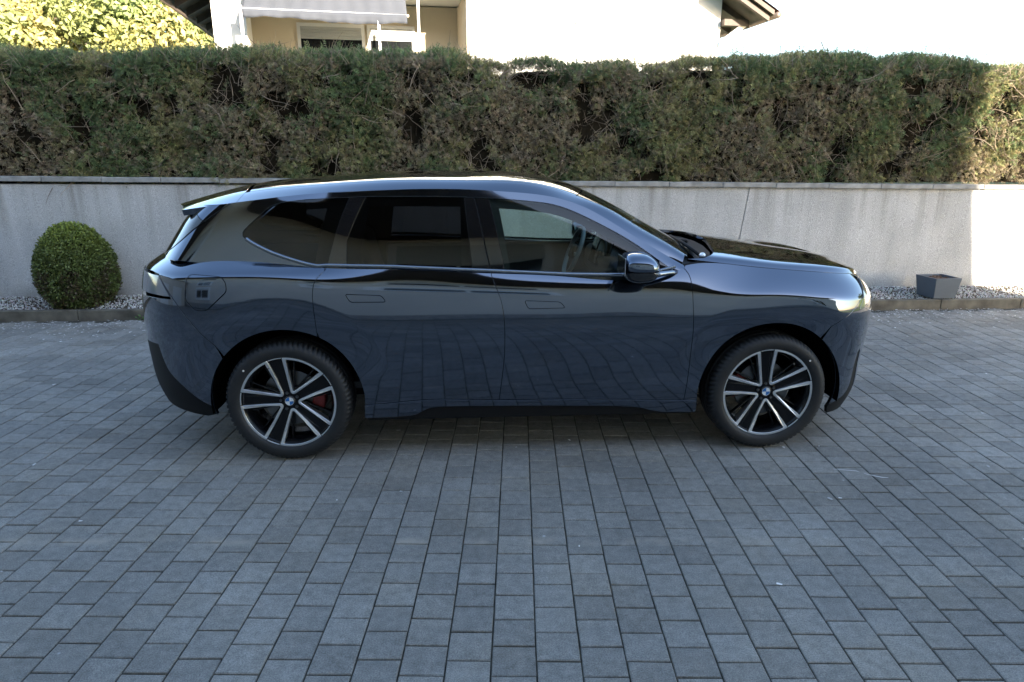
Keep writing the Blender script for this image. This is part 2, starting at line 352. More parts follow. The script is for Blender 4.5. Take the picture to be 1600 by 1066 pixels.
ter = bx('garden_ground', (0, 40.3, .70), (120, 64, 1.42), M['grass']); tag(ter, kind='structure')
ter.rotation_euler.z = 0; ter.location = (0, .6, 0)

# ================================================================== hedge
def spray(seed):
    r = random.Random(seed); v = []; f = []
    def leafq(p, d, w, l, s=0):
        p = np.array(p); d = np.array(d) / np.linalg.norm(d); side = np.array([-d[1], d[0], 0]) * w
        b = len(v); v.extend([p, p + d * l * .45 + side, p + d * l, p + d * l * .45 - side])
        v[b + 1] = v[b + 1] + np.array([0, 0, r.uniform(-.1, .1) * l]); v[b + 2] = v[b + 2] + np.array([0, 0, r.uniform(-.35, .1) * l])
        f.append((b, b + 1, b + 2)); f.append((b, b + 2, b + 3))
    n = r.choice([3, 4, 4])
    for i in range(n):
        t = .12 + .75 * i / n; l = (.62 - .42 * t) * r.uniform(.75, 1.2)
        z = -.18 * t * t
        for s in (-1, 1):
            if r.random() < .92: leafq((t, s * .01, z), (.75, s * r.uniform(.6, 1), r.uniform(-.3, .2)), .045, l)
    leafq((.6, 0, -.08), (1, r.uniform(-.2, .2), -.2), .045, .5); leafq((0, 0, 0), (1, 0, -.05), .022, .75)
    return np.array(v), np.array(f)
def frames(fwd, nrm):
    x = fwd / np.linalg.norm(fwd, axis=1)[:, None]; z = nrm - (nrm * x).sum(1)[:, None] * x; z /= np.linalg.norm(z, axis=1)[:, None]; y = np.cross(z, x)
    return np.stack([x, y, z], -1)
def vnoise(p, seed, sc):
    """smooth value noise in 2D, vectorised"""
    r = np.random.default_rng(seed); tb = r.random((64, 64)); q = p * sc + 100.3; i = np.floor(q).astype(int); f = q - i; f = f * f * (3 - 2 * f)
    g = lambda a, b: tb[(i[:, 0] + a) % 64, (i[:, 1] + b) % 64]
    return (g(0, 0) * (1 - f[:, 0]) + g(1, 0) * f[:, 0]) * (1 - f[:, 1]) + (g(0, 1) * (1 - f[:, 0]) + g(1, 1) * f[:, 0]) * f[:, 1]
hedge = empty('hedge', (0, 8.09, 0), WA); tag(hedge, 'tall clipped thuja hedge with brown patches growing above the wall', 'hedge')
HB = 1.47
_hx = np.array([-12, -6, -4.4, -3.3, -2.4, -1.6, -.9, -.3, .4, 1.6, 2.6, 3.4, 4.3, 5.2, 6, 12]); _hz = np.array([2.93, 2.93, 2.98, 3.00, 2.99, 2.95, 2.96, 2.89, 2.88, 2.89, 2.93, 2.98, 2.98, 2.95, 2.90, 2.9])
def hsurf(x, v):
    """hedge skin: v 0..1 up the front face, 1..1.6 over the rounded shoulder and top"""
    top = np.interp(x, _hx, _hz) + .09 * (vnoise(np.stack([x, x * 0], 1), 5, 2.1) - .5) + .07 * (vnoise(np.stack([x, x * 0], 1), 6, 6.0) - .5)
    H = top - HB; d = .04 + .13 * (vnoise(np.stack([x, v * 1.5], 1), 3, 1.6) - .5) + .12 * (vnoise(np.stack([x, v * 1.5], 1), 4, 4.5) - .5)
    a = np.clip((v - .86) / .74, 0, 1) * math.pi / 2
    z = HB - .02 + np.minimum(v, .86) * H + np.sin(a) * .14 * H; y = d + .02 + (1 - np.cos(a)) * .75
    ny = -np.cos(a); nz = np.sin(a); return y, z, ny, nz
n = 98000
x = rng.uniform(-7.8, 9.2, n); v = rng.uniform(0, 1.5, n) ** 1.0
keep = (v < 1) | (rng.random(n) < .7); x, v = x[keep], v[keep]; n = len(x)
y, z, ny, nz = hsurf(x, v)
dep = np.abs(rng.normal(0, .07, n)); hole = vnoise(np.stack([x, z], 1), 21, 2.9) * .6 + vnoise(np.stack([x, z], 1), 22, 6.5) * .4
dep += np.clip(hole - .60, 0, 1) * 1.5 * (z < 2.8)
pos = np.stack([x, y + dep * (-ny), z - dep * nz], 1)
fwd = np.stack([rng.normal(0, .55, n), ny * rng.uniform(.1, 1, n), nz + rng.normal(.12, .6, n)], 1)
nrm = np.stack([rng.normal(0, .6, n), ny + rng.normal(0, .4, n), .45 + rng.normal(0, .5, n)], 1)
wis = (rng.random(n) < .05) & (v > .84)
pos[wis, 2] += rng.uniform(.0, .10, wis.sum()); fwd[wis] = np.stack([rng.normal(0, .4, wis.sum()), rng.normal(0, .3, wis.sum()), np.ones(wis.sum())], 1)
P2 = np.stack([x, z], 1)
br = vnoise(P2, 8, 1.3) * .5 + vnoise(P2, 9, 4.2) * .35 + vnoise(P2, 10, 11) * .15 + rng.normal(0, .09, n)
hrel = np.clip((z - HB) / 1.45, 0, 1.1)
brown = br - .16 * (hrel > .72) * (hrel - .72) / .28 * 1.6 > .535 - .05 * (1 - hrel)
green = np.array([.118, .165, .070]) * rng.uniform(.6, 1.5, (n, 1)); olive = np.array([.245, .238, .108]) * rng.uniform(.6, 1.45, (n, 1))
brn = np.array([.235, .192, .118]) * rng.uniform(.55, 1.5, (n, 1)); gry = np.array([.32, .28, .185]) * rng.uniform(.6, 1.4, (n, 1))
ol = vnoise(P2, 12, 2.6) + rng.normal(0, .2, n) - .35 * hrel > .32
tint = np.where(brown[:, None], np.where((rng.random(n) < .4)[:, None], gry, brn), np.where(ol[:, None], olive, green)) * (1 + rng.normal(0, .06, (n, 3)))
tint = np.clip(tint, .008, 1)
fo = scatter_mesh('foliage', [spray(i) for i in range(7)], pos, frames(fwd, nrm), rng.uniform(.048, .098, n) * np.where(brown, .8, 1), tint, M['leaf'], hedge); tag(fo, kind='stuff')
# near-black core sheet, stands in for the shade deep in the hedge
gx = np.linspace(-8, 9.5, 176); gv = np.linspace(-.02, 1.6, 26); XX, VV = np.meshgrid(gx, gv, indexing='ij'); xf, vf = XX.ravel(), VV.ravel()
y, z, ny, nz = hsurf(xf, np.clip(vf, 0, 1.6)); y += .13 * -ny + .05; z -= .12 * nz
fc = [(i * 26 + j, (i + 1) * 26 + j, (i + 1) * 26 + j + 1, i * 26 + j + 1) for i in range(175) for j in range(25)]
mesh_obj('shade_core', np.stack([xf, y, z], 1), fc, M['core'], hedge, smooth=True)
# bare twigs
def twig(seed, k=4):
    r = random.Random(seed); p = np.array([0, 0, 0.]); d = np.array([1, 0, 0.]); v = []; f = []
    for i in range(k + 1):
        w = .016 * (1 - .7 * i / k); s = np.array([[0, 1, 0], [0, -.5, .87], [0, -.5, -.87]]) * w; v += list(p + s)
        if i:
            b = 3 * i
            for q in range(3): f += [(b - 3 + q, b - 3 + (q + 1) % 3, b + (q + 1) % 3), (b - 3 + q, b + (q + 1) % 3, b + q)]
        p = p + d / k; d = d + np.array([0, r.uniform(-.35, .35), r.uniform(-.35, .35)])
    return np.array(v), np.array(f)
n = 6500; x = rng.uniform(-7.8, 9.2, n); v = rng.uniform(.02, 1.25, n); y, z, ny, nz = hsurf(x, v)
pos = np.stack([x, y - ny * rng.uniform(-.03, .07, n), z - nz * .04], 1)
fwd = np.stack([rng.normal(0, .8, n), ny * rng.uniform(-.1, .4, n), rng.normal(.5, .7, n)], 1)
tw = scatter_mesh('twigs', [twig(i) for i in range(8)], pos, frames(fwd, rng.normal(size=(n, 3))), rng.uniform(.06, .30, n) * np.where(rng.random(n) < .12, 1.4, .8), np.array([.27, .22, .165]) * rng.uniform(.5, 1.5, (n, 1)), M['leaf'], hedge); tag(tw, kind='stuff')

# ================================================================== box ball
ball = empty('box_shrub', (-4.99, 7.50, .09)); tag(ball, 'round clipped green box shrub on the gravel behind the car', 'shrub')
def blob(n, seed):
    d = rng.normal(size=(n, 3)); d /= np.linalg.norm(d, axis=1)[:, None]
    r = np.array([.36, .36, .48]); c = np.array([0, 0, .475])
    p = d * r
    # flatter sides and narrower foot, like a tub
    low = np.clip(-d[:, 2], 0, 1); p[:, :2] *= (1 + .10 * (1 - np.abs(d[:, 2])))[:, None]; p[:, 2] *= 1 + .0 * low
    sq = np.clip(low, 0, 1) ** 2; p[:, :2] += (d[:, :2] / (np.linalg.norm(d[:, :2], axis=1)[:, None] + 1e-6)) * (np.minimum(low, .93) * .15)[:, None] * np.array([1, .9])
    n1 = vnoise(np.stack([np.arctan2(d[:, 1], d[:, 0]) * 2, d[:, 2] * 2], 1), seed, 2.2)
    p *= (1 + .10 * (n1 - .5))[:, None]
    return p + c, d, n1
n = 36000; p, d, n1 = blob(n, 31); dep = np.abs(rng.normal(0, .035, n)); clump = vnoise(np.stack([np.arctan2(d[:, 1], d[:, 0]) * 3, d[:, 2] * 3], 1), 37, 4.5)
p = p - d * (dep + np.clip(.45 - clump, 0, 1) * .10)[:, None]; keep = p[:, 2] > .0; p, d, clump = p[keep], d[keep], clump[keep]; n = len(p)
lf = []
for i in range(3):
    rr = random.Random(i); lf.append((np.array([[0, 0, 0], [.5, .30, .06], [1, 0, -.1 - .1 * i], [.5, -.30, .06]]), np.array([[0, 1, 2], [0, 2, 3]])))
yel = np.clip(d[:, 2:3], 0, 1) ** 2
br = (vnoise(np.stack([np.arctan2(d[:, 1], d[:, 0]) * 2, d[:, 2] * 2], 1), 41, 2.0)[:, None] - .5 * (d[:, 2:3]) > .72)
tint = (np.array([.125, .158, .045]) + np.array([.10, .12, .010]) * yel) * rng.uniform(.5, 1.5, (n, 1)); tint = np.where(br & (rng.random((n, 1)) < .6), np.array([.11, .085, .045]) * rng.uniform(.5, 1.3, (n, 1)), tint)
o = scatter_mesh('foliage', lf, p, frames(d + rng.normal(0, .75, (n, 3)), d + rng.normal(0, .6, (n, 3))), rng.uniform(.016, .036, n), tint, M['boxleaf'], ball); tag(o, kind='stuff')
bm = bmesh.new(); bmesh.ops.create_icosphere(bm, subdivisions=4, radius=1)
for w in bm.verts:
    dd = w.co.normalized(); lowv = max(0, -dd.z); w.co = Vector((dd.x * (.30 + .10 * lowv), dd.y * (.30 + .09 * lowv), dd.z * .42 + .46))
bm_obj('shade_core', bm, M['core'], ball, True)  # dark core, shade inside the shrub put into its colour
bm = bmesh.new(); tube(bm, [(0, 0, -.02), (.01, 0, .1), (0, .01, .3)], [.035, .03, .02]); bm_obj('stem', bm, M['bark'], ball, True)
# small weed at the kerb foot
wd_ = empty('weed', (-4.06, 7.16, 0.0)); tag(wd_, 'small bright green weed at the kerb foot near the box shrub', 'weed')
n = 90; a = rng.uniform(0, 6.28, n); rr = rng.uniform(0, .10, n); p = np.stack([rr * np.cos(a) * 1.3, rr * np.sin(a) * .4, rng.uniform(.004, .05, n)], 1)
o = scatter_mesh('leaves', lf, p, frames(np.stack([np.cos(a), np.sin(a), rng.uniform(.1, .9, n)], 1), np.tile([0, 0, 1.], (n, 1)) + rng.normal(0, .3, (n, 3))), rng.uniform(.02, .045, n), np.array([.10, .20, .05]) * rng.uniform(.7, 1.3, (n, 1)), M['boxleaf'], wd_)
# square planter
pt = empty('planter', (5.17, 7.90, .125), rad(8)); tag(pt, 'square blue-grey planter box with dry soil on the gravel', 'planter')
bm = bmesh.new(); w0, w1, H = .143, .170, .245
def ring(w, z): return [bm.verts.new((sx * w, sy * w, z)) for sx, sy in ((-1, -1), (1, -1), (1, 1), (-1, 1))]
R0, R1, R2, R3 = ring(w0, 0), ring(w1, H), ring(w1 - .022, H), ring(w1 - .03, H - .08)
for a, b in ((R0, R1), (R1, R2), (R2, R3)):
    for k in range(4): bm.faces.new([a[k], a[(k + 1) % 4], b[(k + 1) % 4], b[k]])
bm.faces.new(R0[::-1]); bm_obj('pot', bm, M['pot'], pt, bevel=.004)
bm = bmesh.new(); bmesh.ops.create_grid(bm, x_segments=16, y_segments=16, size=.138)
for q in bm.verts: q.co.z = H - .040 + random.uniform(0, .03) * (1 if random.random() < .4 else .3) + .012 * (1 - (q.co.x ** 2 + q.co.y ** 2) / .03)
bm_obj('potting_soil', bm, pm('dry_bark', (.12, .07, .045), .95, noise=(60, .6)), pt)
# ================================================================== white gabled house behind the hedge
HY = rad(11); house = empty('house', (-.82, 14, 0), HY); tag(house, 'sunlit white gabled house with a loggia behind the hedge', 'house')
def hb(name, a0, a1, b0, b1, z0, z1, m, parent=house, bevel=0): return bx(name, ((a0 + a1) / 2, (b0 + b1) / 2, (z0 + z1) / 2), (a1 - a0, b1 - b0, z1 - z0), m, parent, bevel)
hb('wall', 0, 5.26, 0, 7, 1.3, 4.85, M['white']); hb('column', -4.71, -4.13, 0, .55, 1.3, 4.85, M['white']); hb('side_wall', -4.71, -4.5, .56, 7, 1.3, 4.85, M['white'])
hb('loggia_wall', -4.49, -.002, 1.6, 1.8, 1.3, 4.83, M['cream']); hb('loggia_side', -.06, -.003, .02, 1.59, 1.3, 4.82, M['cream']); hb('loggia_floor', -4.1, -.07, .03, 1.58, 1.3, 1.6, M['coping'])
bm = bmesh.new(); prism(bm, [(-4.71, 0, 4.853), (5.26, 0, 4.853), (5.26, 0, 4.95), (.3, 0, 7.66), (-4.71, 0, 4.95)], (0, 7, 0)); bm_obj('gable', bm, M['white'], house)
def hroof(a0, a1, z0, z1):
    bm = bmesh.new(); prism(bm, [(a0, -.65, z0), (a1, -.65, z1), (a1, -.65, z1 + .09), (a0, -.65, z0 + .09)], (0, 9.4, 0)); r = bm_obj('roof', bm, M['soffit'], house)
    k = 34
    for i in range(k):
        b = -.69 + 9.5 / k * i; bm = bmesh.new(); d = Vector((a1 - a0, 0, z1 - z0)); nn = Vector((-(z1 - z0), 0, a1 - a0)).normalized(); nn *= 1 if nn.z > 0 else -1
        p0 = Vector((a0, b, z0)) + nn * .10 - d.normalized() * .05; w = 9.5 / k
        prof = [(0, 0), (w * .25, .035), (w * .5, .045), (w * .75, .035), (w * .97, 0)]
        prism(bm, [p0 + Vector((0, x, 0)) + nn * h for x, h in prof], d * 1.01); bm_obj('tile_row', bm, M['tile'], r)
    return r
rl = hroof(-5.42, .3, 4.47, 7.62); rr_ = hroof(6.08, .3, 4.50, 7.62)
for s, a0, z0 in ((-1, -5.42, 4.47), (1, 6.08, 4.50)):
    for i in range(10):
        b = -.57 + i * .78; d = Vector((.3 - a0, 0, 7.62 - z0)).normalized(); bm = bmesh.new(); p = Vector((a0, b, z0)) + d * .06
        prism(bm, [p, p + Vector((0, .09, 0)), p + Vector((0, .09, -.13)), p + Vector((0, 0, -.13))], d * 1.2); bm_obj('rafter', bm, M['soffit'], house)
    bm = bmesh.new(); tube(bm, [(a0 - s * -.07, -.70, z0 + .0), (a0 + s * .07, 8.2, z0 + .0)], .06, 10); bm_obj('gutter', bm, M['gutter'], house, True)
bm = bmesh.new(); prism(bm, [(5.262, -.12, 3.98), (5.262, -.12, 4.10), (5.8, -.12, 4.50), (5.8, -.12, 4.38)], (0, .10, 0)); bm_obj('roof_strut', bm, M['white'], house)
hb('purlin', 5.265, 5.8, -.16, .02, 4.37, 4.49, M['soffit'])
# windows in the loggia
def hwin(a0, a1, b, z0, z1, sh):
    fr = empty('window', (0, 0, 0), 0, house)
    t = .065
    for n_, q in (('frame', (a0, a0 + t, z0, z1)), ('frame', (a1 - t, a1, z0, z1)), ('frame', (a0 + t, a1 - t, z1 - t, z1)), ('frame', (a0 + t, a1 - t, z0, z0 + t))):
        hb(n_, q[0], q[1], b - .05, b, q[2], q[3], M['pvc'], fr)
    hb('pane', a0 + t, a1 - t, b - .02, b - .003, z0 + t, z1 - t, M['winglass'], fr)
    k = max(2, int(sh / .05))
    for i in range(k): hb('shutter_slat', a0 + t, a1 - t, b - .045, b - .022, z1 - t - sh + i * sh / k + .003, z1 - t - sh + (i + 1) * sh / k, M['shutter'] if b > 1 else M['pvc'], fr, .004)
    return fr
hwin(-3.40, -2.03, 1.6, 2.9, 4.43, .24); hwin(-1.98, -.98, 1.6, 2.0, 4.43, .24)
w = hwin(2.18, 3.10, 0, 3.1, 4.14, .85); hb('lintel', 2.12, 3.22, -.03, -.001, 4.32, 4.36, M['coping'])
# balcony posts and awning
hb('post', -1.03, -.985, -.32, -.28, 1.3, 4.85, M['pvc']); hb('post', -1.765, -1.72, -.62, -.575, 1.42, 4.2, M['pvc']); hb('post', -4.13, -4.08, -.62, -.57, 1.42, 4.3, M['pvc'])
aw = empty('awning', (-.82, 14, 0), HY); tag(aw, 'pale grey fabric awning with hanging valance on the white house', 'awning')
bm = bmesh.new(); tube(bm, [(-4.12, -.6, 4.25), (-1.2, -.6, 4.23)], .022, 10); bm_obj('front_bar', bm, M['pvc'], aw, True)
V, F = [], []
NA = 60
for i in range(NA + 1):
    a = -4.08 + 2.85 * i / NA
    for j in range(9):
        t = j / 8; V.append((a, -.6 + 1.0 * t, 4.25 + .95 * t - .06 * math.sin(math.pi * t) * (1 + .4 * math.sin(a * 5)) + .012 * math.sin(a * 23 + 3 * t)))
for i in range(NA):
    for j in range(8): F.append((i * 9 + j, (i + 1) * 9 + j, (i + 1) * 9 + j + 1, i * 9 + j + 1))
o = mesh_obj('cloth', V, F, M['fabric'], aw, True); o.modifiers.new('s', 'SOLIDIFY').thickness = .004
V, F = [], []
for i in range(NA + 1):
    a = -4.08 + 2.85 * i / NA
    for j in range(4):
        t = j / 3; V.append((a, -.625 + .02 * math.sin(a * 9) * t + .012 * math.sin(a * 31) * t, 4.245 - t * (.15 + .03 * math.sin(a * 2.2) + .008 * math.sin(a * 14))))
for i in range(NA):
    for j in range(3): F.append((i * 4 + j, (i + 1) * 4 + j, (i + 1) * 4 + j + 1, i * 4 + j + 1))
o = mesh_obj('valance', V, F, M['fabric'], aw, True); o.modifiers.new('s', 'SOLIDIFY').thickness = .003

# ================================================================== house behind the photographer (shades the yard, mirrored in the car)
FY = -4.5; XB = 14.78; EH = 7.6
sh = empty('neighbour_house', (0, FY, 0)); tag(sh, 'beige house with dark wooden eaves mirrored in the car windows', 'house')
def sb(name, x0, x1, y0, y1, z0, z1, m, parent=sh): return bx(name, ((x0 + x1) / 2, (y0 + y1) / 2, (z0 + z1) / 2), (x1 - x0, y1 - y0, z1 - z0), m, parent)
sb('wall', -24, XB, -11, 0, -.05, EH, M['creamshade']); sb('plinth', -24.02, XB + .02, -.2, .03, -.05, .45, M['coping'])
bm = bmesh.new(); prism(bm, [(-24.3, 2.45, EH + .02), (-24.3, 2.45, EH + .20), (-24.3, -5.5, EH + 3.9), (-24.3, -12.25, EH + .20), (-24.3, -12.25, EH + .02)], (XB + 24.3 + .05, 0, 0)); bm_obj('roof', bm, M['tile'], sh)
for i in range(16):
    sb('soffit_board', -24.3, XB + .05, .01 + i * .155, .01 + i * .155 + .147, EH - .012, EH + .015, M['soffit'])
bm = bmesh.new(); tube(bm, [(-24.3, 2.53, EH + .06), (XB + .05, 2.53, EH + .06)], .07, 10); bm_obj('gutter', bm, M['gutter'], sh, True)
bm = bmesh.new(); prism(bm, [(XB + .001, -11, -.05), (XB + 1.3, -11, -.05), (XB + .001, -11, 6.4)], (0, 10.99, 0)); bm_obj('shadow_wedge', bm, M['creamshade'], sh)  # added wedge, shaped to slant the house's shadow edge on the wall
def swin(x0, x1, z0, z1, shut=.45, n=2):
    w = empty('window', (0, 0, 0), 0, sh); t = .09
    sb('surround', x0 - .14, x1 + .14, .0, .03, z0 - .14, z1 + .14, M['pvc'], w); sb('pane', x0 + t, x1 - t, .031, .036, z0 + t, z1 - t, M['winglass'], w)
    for i in range(n + 1):
        xx = x0 + (x1 - x0) * i / n; sb('frame', xx - t / 2, xx + t / 2, .031, .07, z0, z1, M['pvc'], w)
    sb('frame', x0 + t / 2 + .001, x1 - t / 2 - .001, .031, .065, z1 - t, z1, M['pvc'], w); sb('frame', x0 + t / 2 + .001, x1 - t / 2 - .001, .031, .065, z0, z0 + t, M['pvc'], w)
    sb('shutter', x0 + t / 2 + .002, x1 - t / 2 - .002, .066, .08, z1 - t - shut, z1 - t, M['shutter'], w); sb('sill', x0 - .12, x1 + .12, .031, .16, z0 - .18, z0 - .14, M['coping'], w)
for x0, x1 in ((-9.4, -7.4), (-1.35, 1.9), (7.4, 9.4)):
    swin(x0, x1, 5.75, 7.25, .8); swin(x0, x1, 3.0, 4.4, .4)
for x0, x1 in ((-19, -17.5), (-14, -12.5), (-9.4, -7.4), (8.4, 10.4)): swin(x0, x1, .9, 2.3, .3)
dr = empty('door', (0, 0, 0), 0, sh); sb('leaf', -21.3, -20.25, .0, .05, .02, 2.15, M['soffit'], dr); sb('frame', -21.4, -21.3, .0, .08, .02, 2.25, M['pvc'], dr); sb('frame', -20.25, -20.15, .0, .08, .02, 2.25, M['pvc'], dr); sb('handle', -20.4, -20.36, .05, .1, 1.0, 1.14, M['alloy'], dr)

# sunlit lawn and trees to the right
lw = bx('lawn', (24, 0, -.02), (20, 60, .06), M['lawn']); tag(lw, kind='structure')
def tree(name, loc, h, cr, cz, tints, seed, label, nleaf, ls, grp):
    r = random.Random(seed); t = empty(name, loc); tag(t, label, 'tree', grp)
    bm = bmesh.new(); tube(bm, [(0, 0, -.1), (.05, 0, h * .3), (-.05, .05, h * .6), (.05, 0, h * .9)], [h * .026, h * .02, h * .014, h * .005], 10)
    ends = []
    for i in range(9):
        a = r.uniform(0, 6.28); z0 = h * r.uniform(.28, .75); l = cr[0] * r.uniform(.6, .95); e = Vector((math.cos(a) * l, math.sin(a) * l * cr[1] / cr[0], z0 + l * r.uniform(.3, .7)))
        m_ = Vector((0, 0, z0)).lerp(e, .5) + Vector((0, 0, -.1 * l)); tube(bm, [(0, 0, z0), m_, e], [h * .011, h * .007, h * .002], 7)
    bm_obj('trunk', bm, M['bark'], t, True)
    nc = 55; c = rng.normal(size=(nc, 3)); c /= np.linalg.norm(c, axis=1)[:, None]; c = c * (rng.random((nc, 1)) ** .45) * np.array(cr) + np.array([0, 0, cz])
    k = rng.integers(0, nc, nleaf); d = rng.normal(size=(nleaf, 3)); d /= np.linalg.norm(d, axis=1)[:, None]
    p = c[k] + d * (rng.random((nleaf, 1)) ** .5) * np.array(cr) * rng.uniform(.22, .34, nc)[k][:, None]
    tt = np.array(tints)[rng.integers(0, len(tints), nc)][k] * rng.uniform(.6, 1.4, (nleaf, 1))
    o = scatter_mesh('crown', lf, p, frames(rng.normal(size=(nleaf, 3)) + np.array([0, 0, -.2]), d * .7 + np.array([.4, -.6, .6]) + rng.normal(0, .6, (nleaf, 3))), rng.uniform(.7, 1.3, nleaf) * ls, tt, M['leaf'], t); tag(o, kind='stuff')
    return t
yg = [(.38, .37, .13), (.32, .35, .13), (.44, .40, .16), (.24, .30, .11)]
tree('leafy_tree', (-12.6, 22.5, 1.4), 7.5, (3.2, 2.2, 3.0), 4.0, yg, 1, 'sunlit yellow-green tree with a pale trunk left of the white house', 26000, .19, 'spring trees left of the house')
tree('leafy_tree', (-17.2, 21, 1.4), 7.0, (3.4, 2.2, 2.9), 3.7, yg[1:] + [(.20, .25, .05)], 2, 'sunlit green tree at the far left edge above the hedge', 24000, .19, 'spring trees left of the house')
tree('leafy_tree', (-9.2, 25.5, 1.4), 8.0, (3.0, 2.4, 3.2), 4.2, yg, 3, 'yellow spring tree close to the left eave of the white house', 22000, .19, 'spring trees left of the house')
tree('garden_tree', (-15.0, 28, 1.4), 10, (5.5, 2.5, 4.0), 4.5, [(.22, .28, .10), (.28, .32, .12)], 4, 'darker green tree far behind the yellow-green ones on the left', 15000, .22, 'spring trees left of the house')
gar = empty('added_garage', (-14.5, 0, 0)); tag(gar, 'low beige block added out of view for its reflection in the car', 'added_garage')  # added out of view so the car's rear corner mirrors something beige
bx('wall', (0, .5, 2.1), (4, 9, 4.3), M['creamshade'], gar); bx('flat_roof', (0, .5, 4.34), (4.5, 9.5, .16), M['coping'], gar)
for y_ in (-1.6, 2.4):
    d_ = bx('garage_door', (2.03, y_, 1.1), (.05, 2.6, 2.2), M['pvc'], gar)
    for k_ in range(5): bx('door_panel', (2.065, y_, .24 + k_ * .43), (.015, 2.5, .40), M['pvc'], d_)
tree('garden_tree', (27, 12, 0), 9, (4, 4, 3.6), 5.2, [(.12, .17, .05), (.18, .20, .06)], 6, 'tall green tree on the lawn beyond the right edge of the picture', 12000, .26, 'trees beside the yard')
#PART3
# ================================================================== the car
car = empty('car', (.074, 4.632, 0), YAW); tag(car, 'dark blue metallic electric sport utility car parked side-on with black and silver wheels', 'car')
class Spl:
    """natural cubic spline basis on knots k: weights(t) -> (n, len(k))"""
    def __init__(s, k):
        s.k = np.array(k, float); n = len(k); h = np.diff(s.k); A = np.eye(n); B = np.zeros((n, n))
        for i in range(1, n - 1):
            A[i, i - 1] = h[i - 1]; A[i, i] = 2 * (h[i - 1] + h[i]); A[i, i + 1] = h[i]
            B[i, i - 1] = 6 / h[i - 1]; B[i, i] = -6 / h[i - 1] - 6 / h[i]; B[i, i + 1] = 6 / h[i]
        s.D = np.linalg.solve(A, B)
    def w(s, t):
        t = np.asarray(t, float); i = np.clip(np.searchsorted(s.k, t) - 1, 0, len(s.k) - 2); h = s.k[i + 1] - s.k[i]
        a = (s.k[i + 1] - t) / h; b = 1 - a; n = len(t); W = np.zeros((n, len(s.k))); r = np.arange(n); W[r, i] = a; W[r, i + 1] = b
        return W + ((a ** 3 - a) * h * h / 6)[:, None] * s.D[i] + ((b ** 3 - b) * h * h / 6)[:, None] * s.D[i + 1]
class Patch:
    def __init__(s, us, ss, net, disp=None):
        s.U, s.S, s.net, s.disp = Spl(us), Spl(ss), np.array(net, float), disp      # net[line][station] = (x, w, z)
        s.u0, s.u1, s.s0, s.s1 = us[0], us[-1], ss[0], ss[-1]
        gu, gs = np.meshgrid(np.linspace(us[0], us[-1], 160), np.linspace(ss[0], ss[-1], 60), indexing='ij')
        s.g = np.stack([gu.ravel(), gs.ravel()], 1); s.gp = s.base(s.g)
    def base(s, us): return np.einsum('nl,nk,lkc->nc', s.S.w(us[:, 1]), s.U.w(us[:, 0]), s.net)
    def raw(s, us):
        p = s.base(us)
        if s.disp is not None: p = p.copy(); p[:, 1] += s.disp(p[:, 0], p[:, 2])
        return p
    def P(s, us):
        e = 1e-3; p = s.raw(us); du = s.raw(us + [e, 0]) - s.raw(us - [e, 0]); ds = s.raw(us + [0, e]) - s.raw(us - [0, e])
        f = np.array([1, -1, 1.]); n = np.cross(du * f, ds * f); n /= np.linalg.norm(n, axis=1)[:, None] + 1e-12
        return p * f, n                                          # car-local coordinates (x, -w, z)
    def inv(s, x, z):
        d = (s.gp[:, 0] - x) ** 2 + (s.gp[:, 2] - z) ** 2; q = s.g[d.argmin()].copy()
        for _ in range(25):
            p = s.base(q[None])[0]; e = 1e-4; J = np.stack([(s.base((q + [e, 0])[None])[0] - p) / e, (s.base((q + [0, e])[None])[0] - p) / e], 1)[[0, 2]]
            st = np.linalg.lstsq(J, np.array([x - p[0], z - p[2]]), rcond=None)[0]; m = np.abs(st).max(); q = q + st * min(1, .05 / (m + 1e-9))
            q[0] = min(max(q[0], s.u0), s.u1); q[1] = min(max(q[1], s.s0 - .03), s.s1 + .03)
        return q
def crv(pts, n=6, closed=False):
    """Catmull-Rom through 2D points"""
    pts = [np.array(p, float) for p in pts]; out = []; m = len(pts)
    for i in range(m - (0 if closed else 1)):
        p0, p1, p2, p3 = (pts[(i + k) % m] if closed else pts[min(max(i + k, 0), m - 1)] for k in (-1, 0, 1, 2))
        for t in np.linspace(0, 1, n, endpoint=False): out.append(.5 * (2 * p1 + (p2 - p0) * t + (2 * p0 - 5 * p1 + 4 * p2 - p3) * t * t + (3 * p1 - p0 - 3 * p2 + p3) * t ** 3))
    if not closed: out.append(pts[-1])
    return [tuple(p) for p in out]
def rounded(pts, r, n=5):
    out = []; m = len(pts)
    for i in range(m):
        a, b, c = (np.array(pts[(i + k) % m], float) for k in (-1, 0, 1)); d1, d2 = (a - b), (c - b); l1, l2 = np.linalg.norm(d1), np.linalg.norm(d2); q = min(r, l1 * .45, l2 * .45)
        p, s = b + d1 / l1 * q, b + d2 / l2 * q
        for t in np.linspace(0, 1, n): out.append(tuple((1 - t) ** 2 * p + 2 * t * (1 - t) * b + t * t * s))
    return out
def inside(poly, q):
    x, y = q[:, 0], q[:, 1]; r = np.zeros(len(q), bool); p = np.array(poly); j = np.roll(p, 1, axis=0)
    for (x1, y1), (x2, y2) in zip(p, j):
        c = (y1 > y) != (y2 > y); r ^= c & (x < (x2 - x1) * (y - y1) / ((y2 - y1) if y2 != y1 else 1e-12) + x1)
    return r
def resample(poly, d):
    out = []
    for i in range(len(poly)):
        a, b = np.array(poly[i]), np.array(poly[(i + 1) % len(poly)]); l = np.linalg.norm(b - a)
        if l < 1e-5: continue
        k = max(1, int(round(l / d)))
        for t in range(k): out.append(a + (b - a) * t / k)
    return np.array(out)
def area(p): x, y = p[:, 0], p[:, 1]; return .5 * (x * np.roll(y, -1) - np.roll(x, -1) * y).sum()
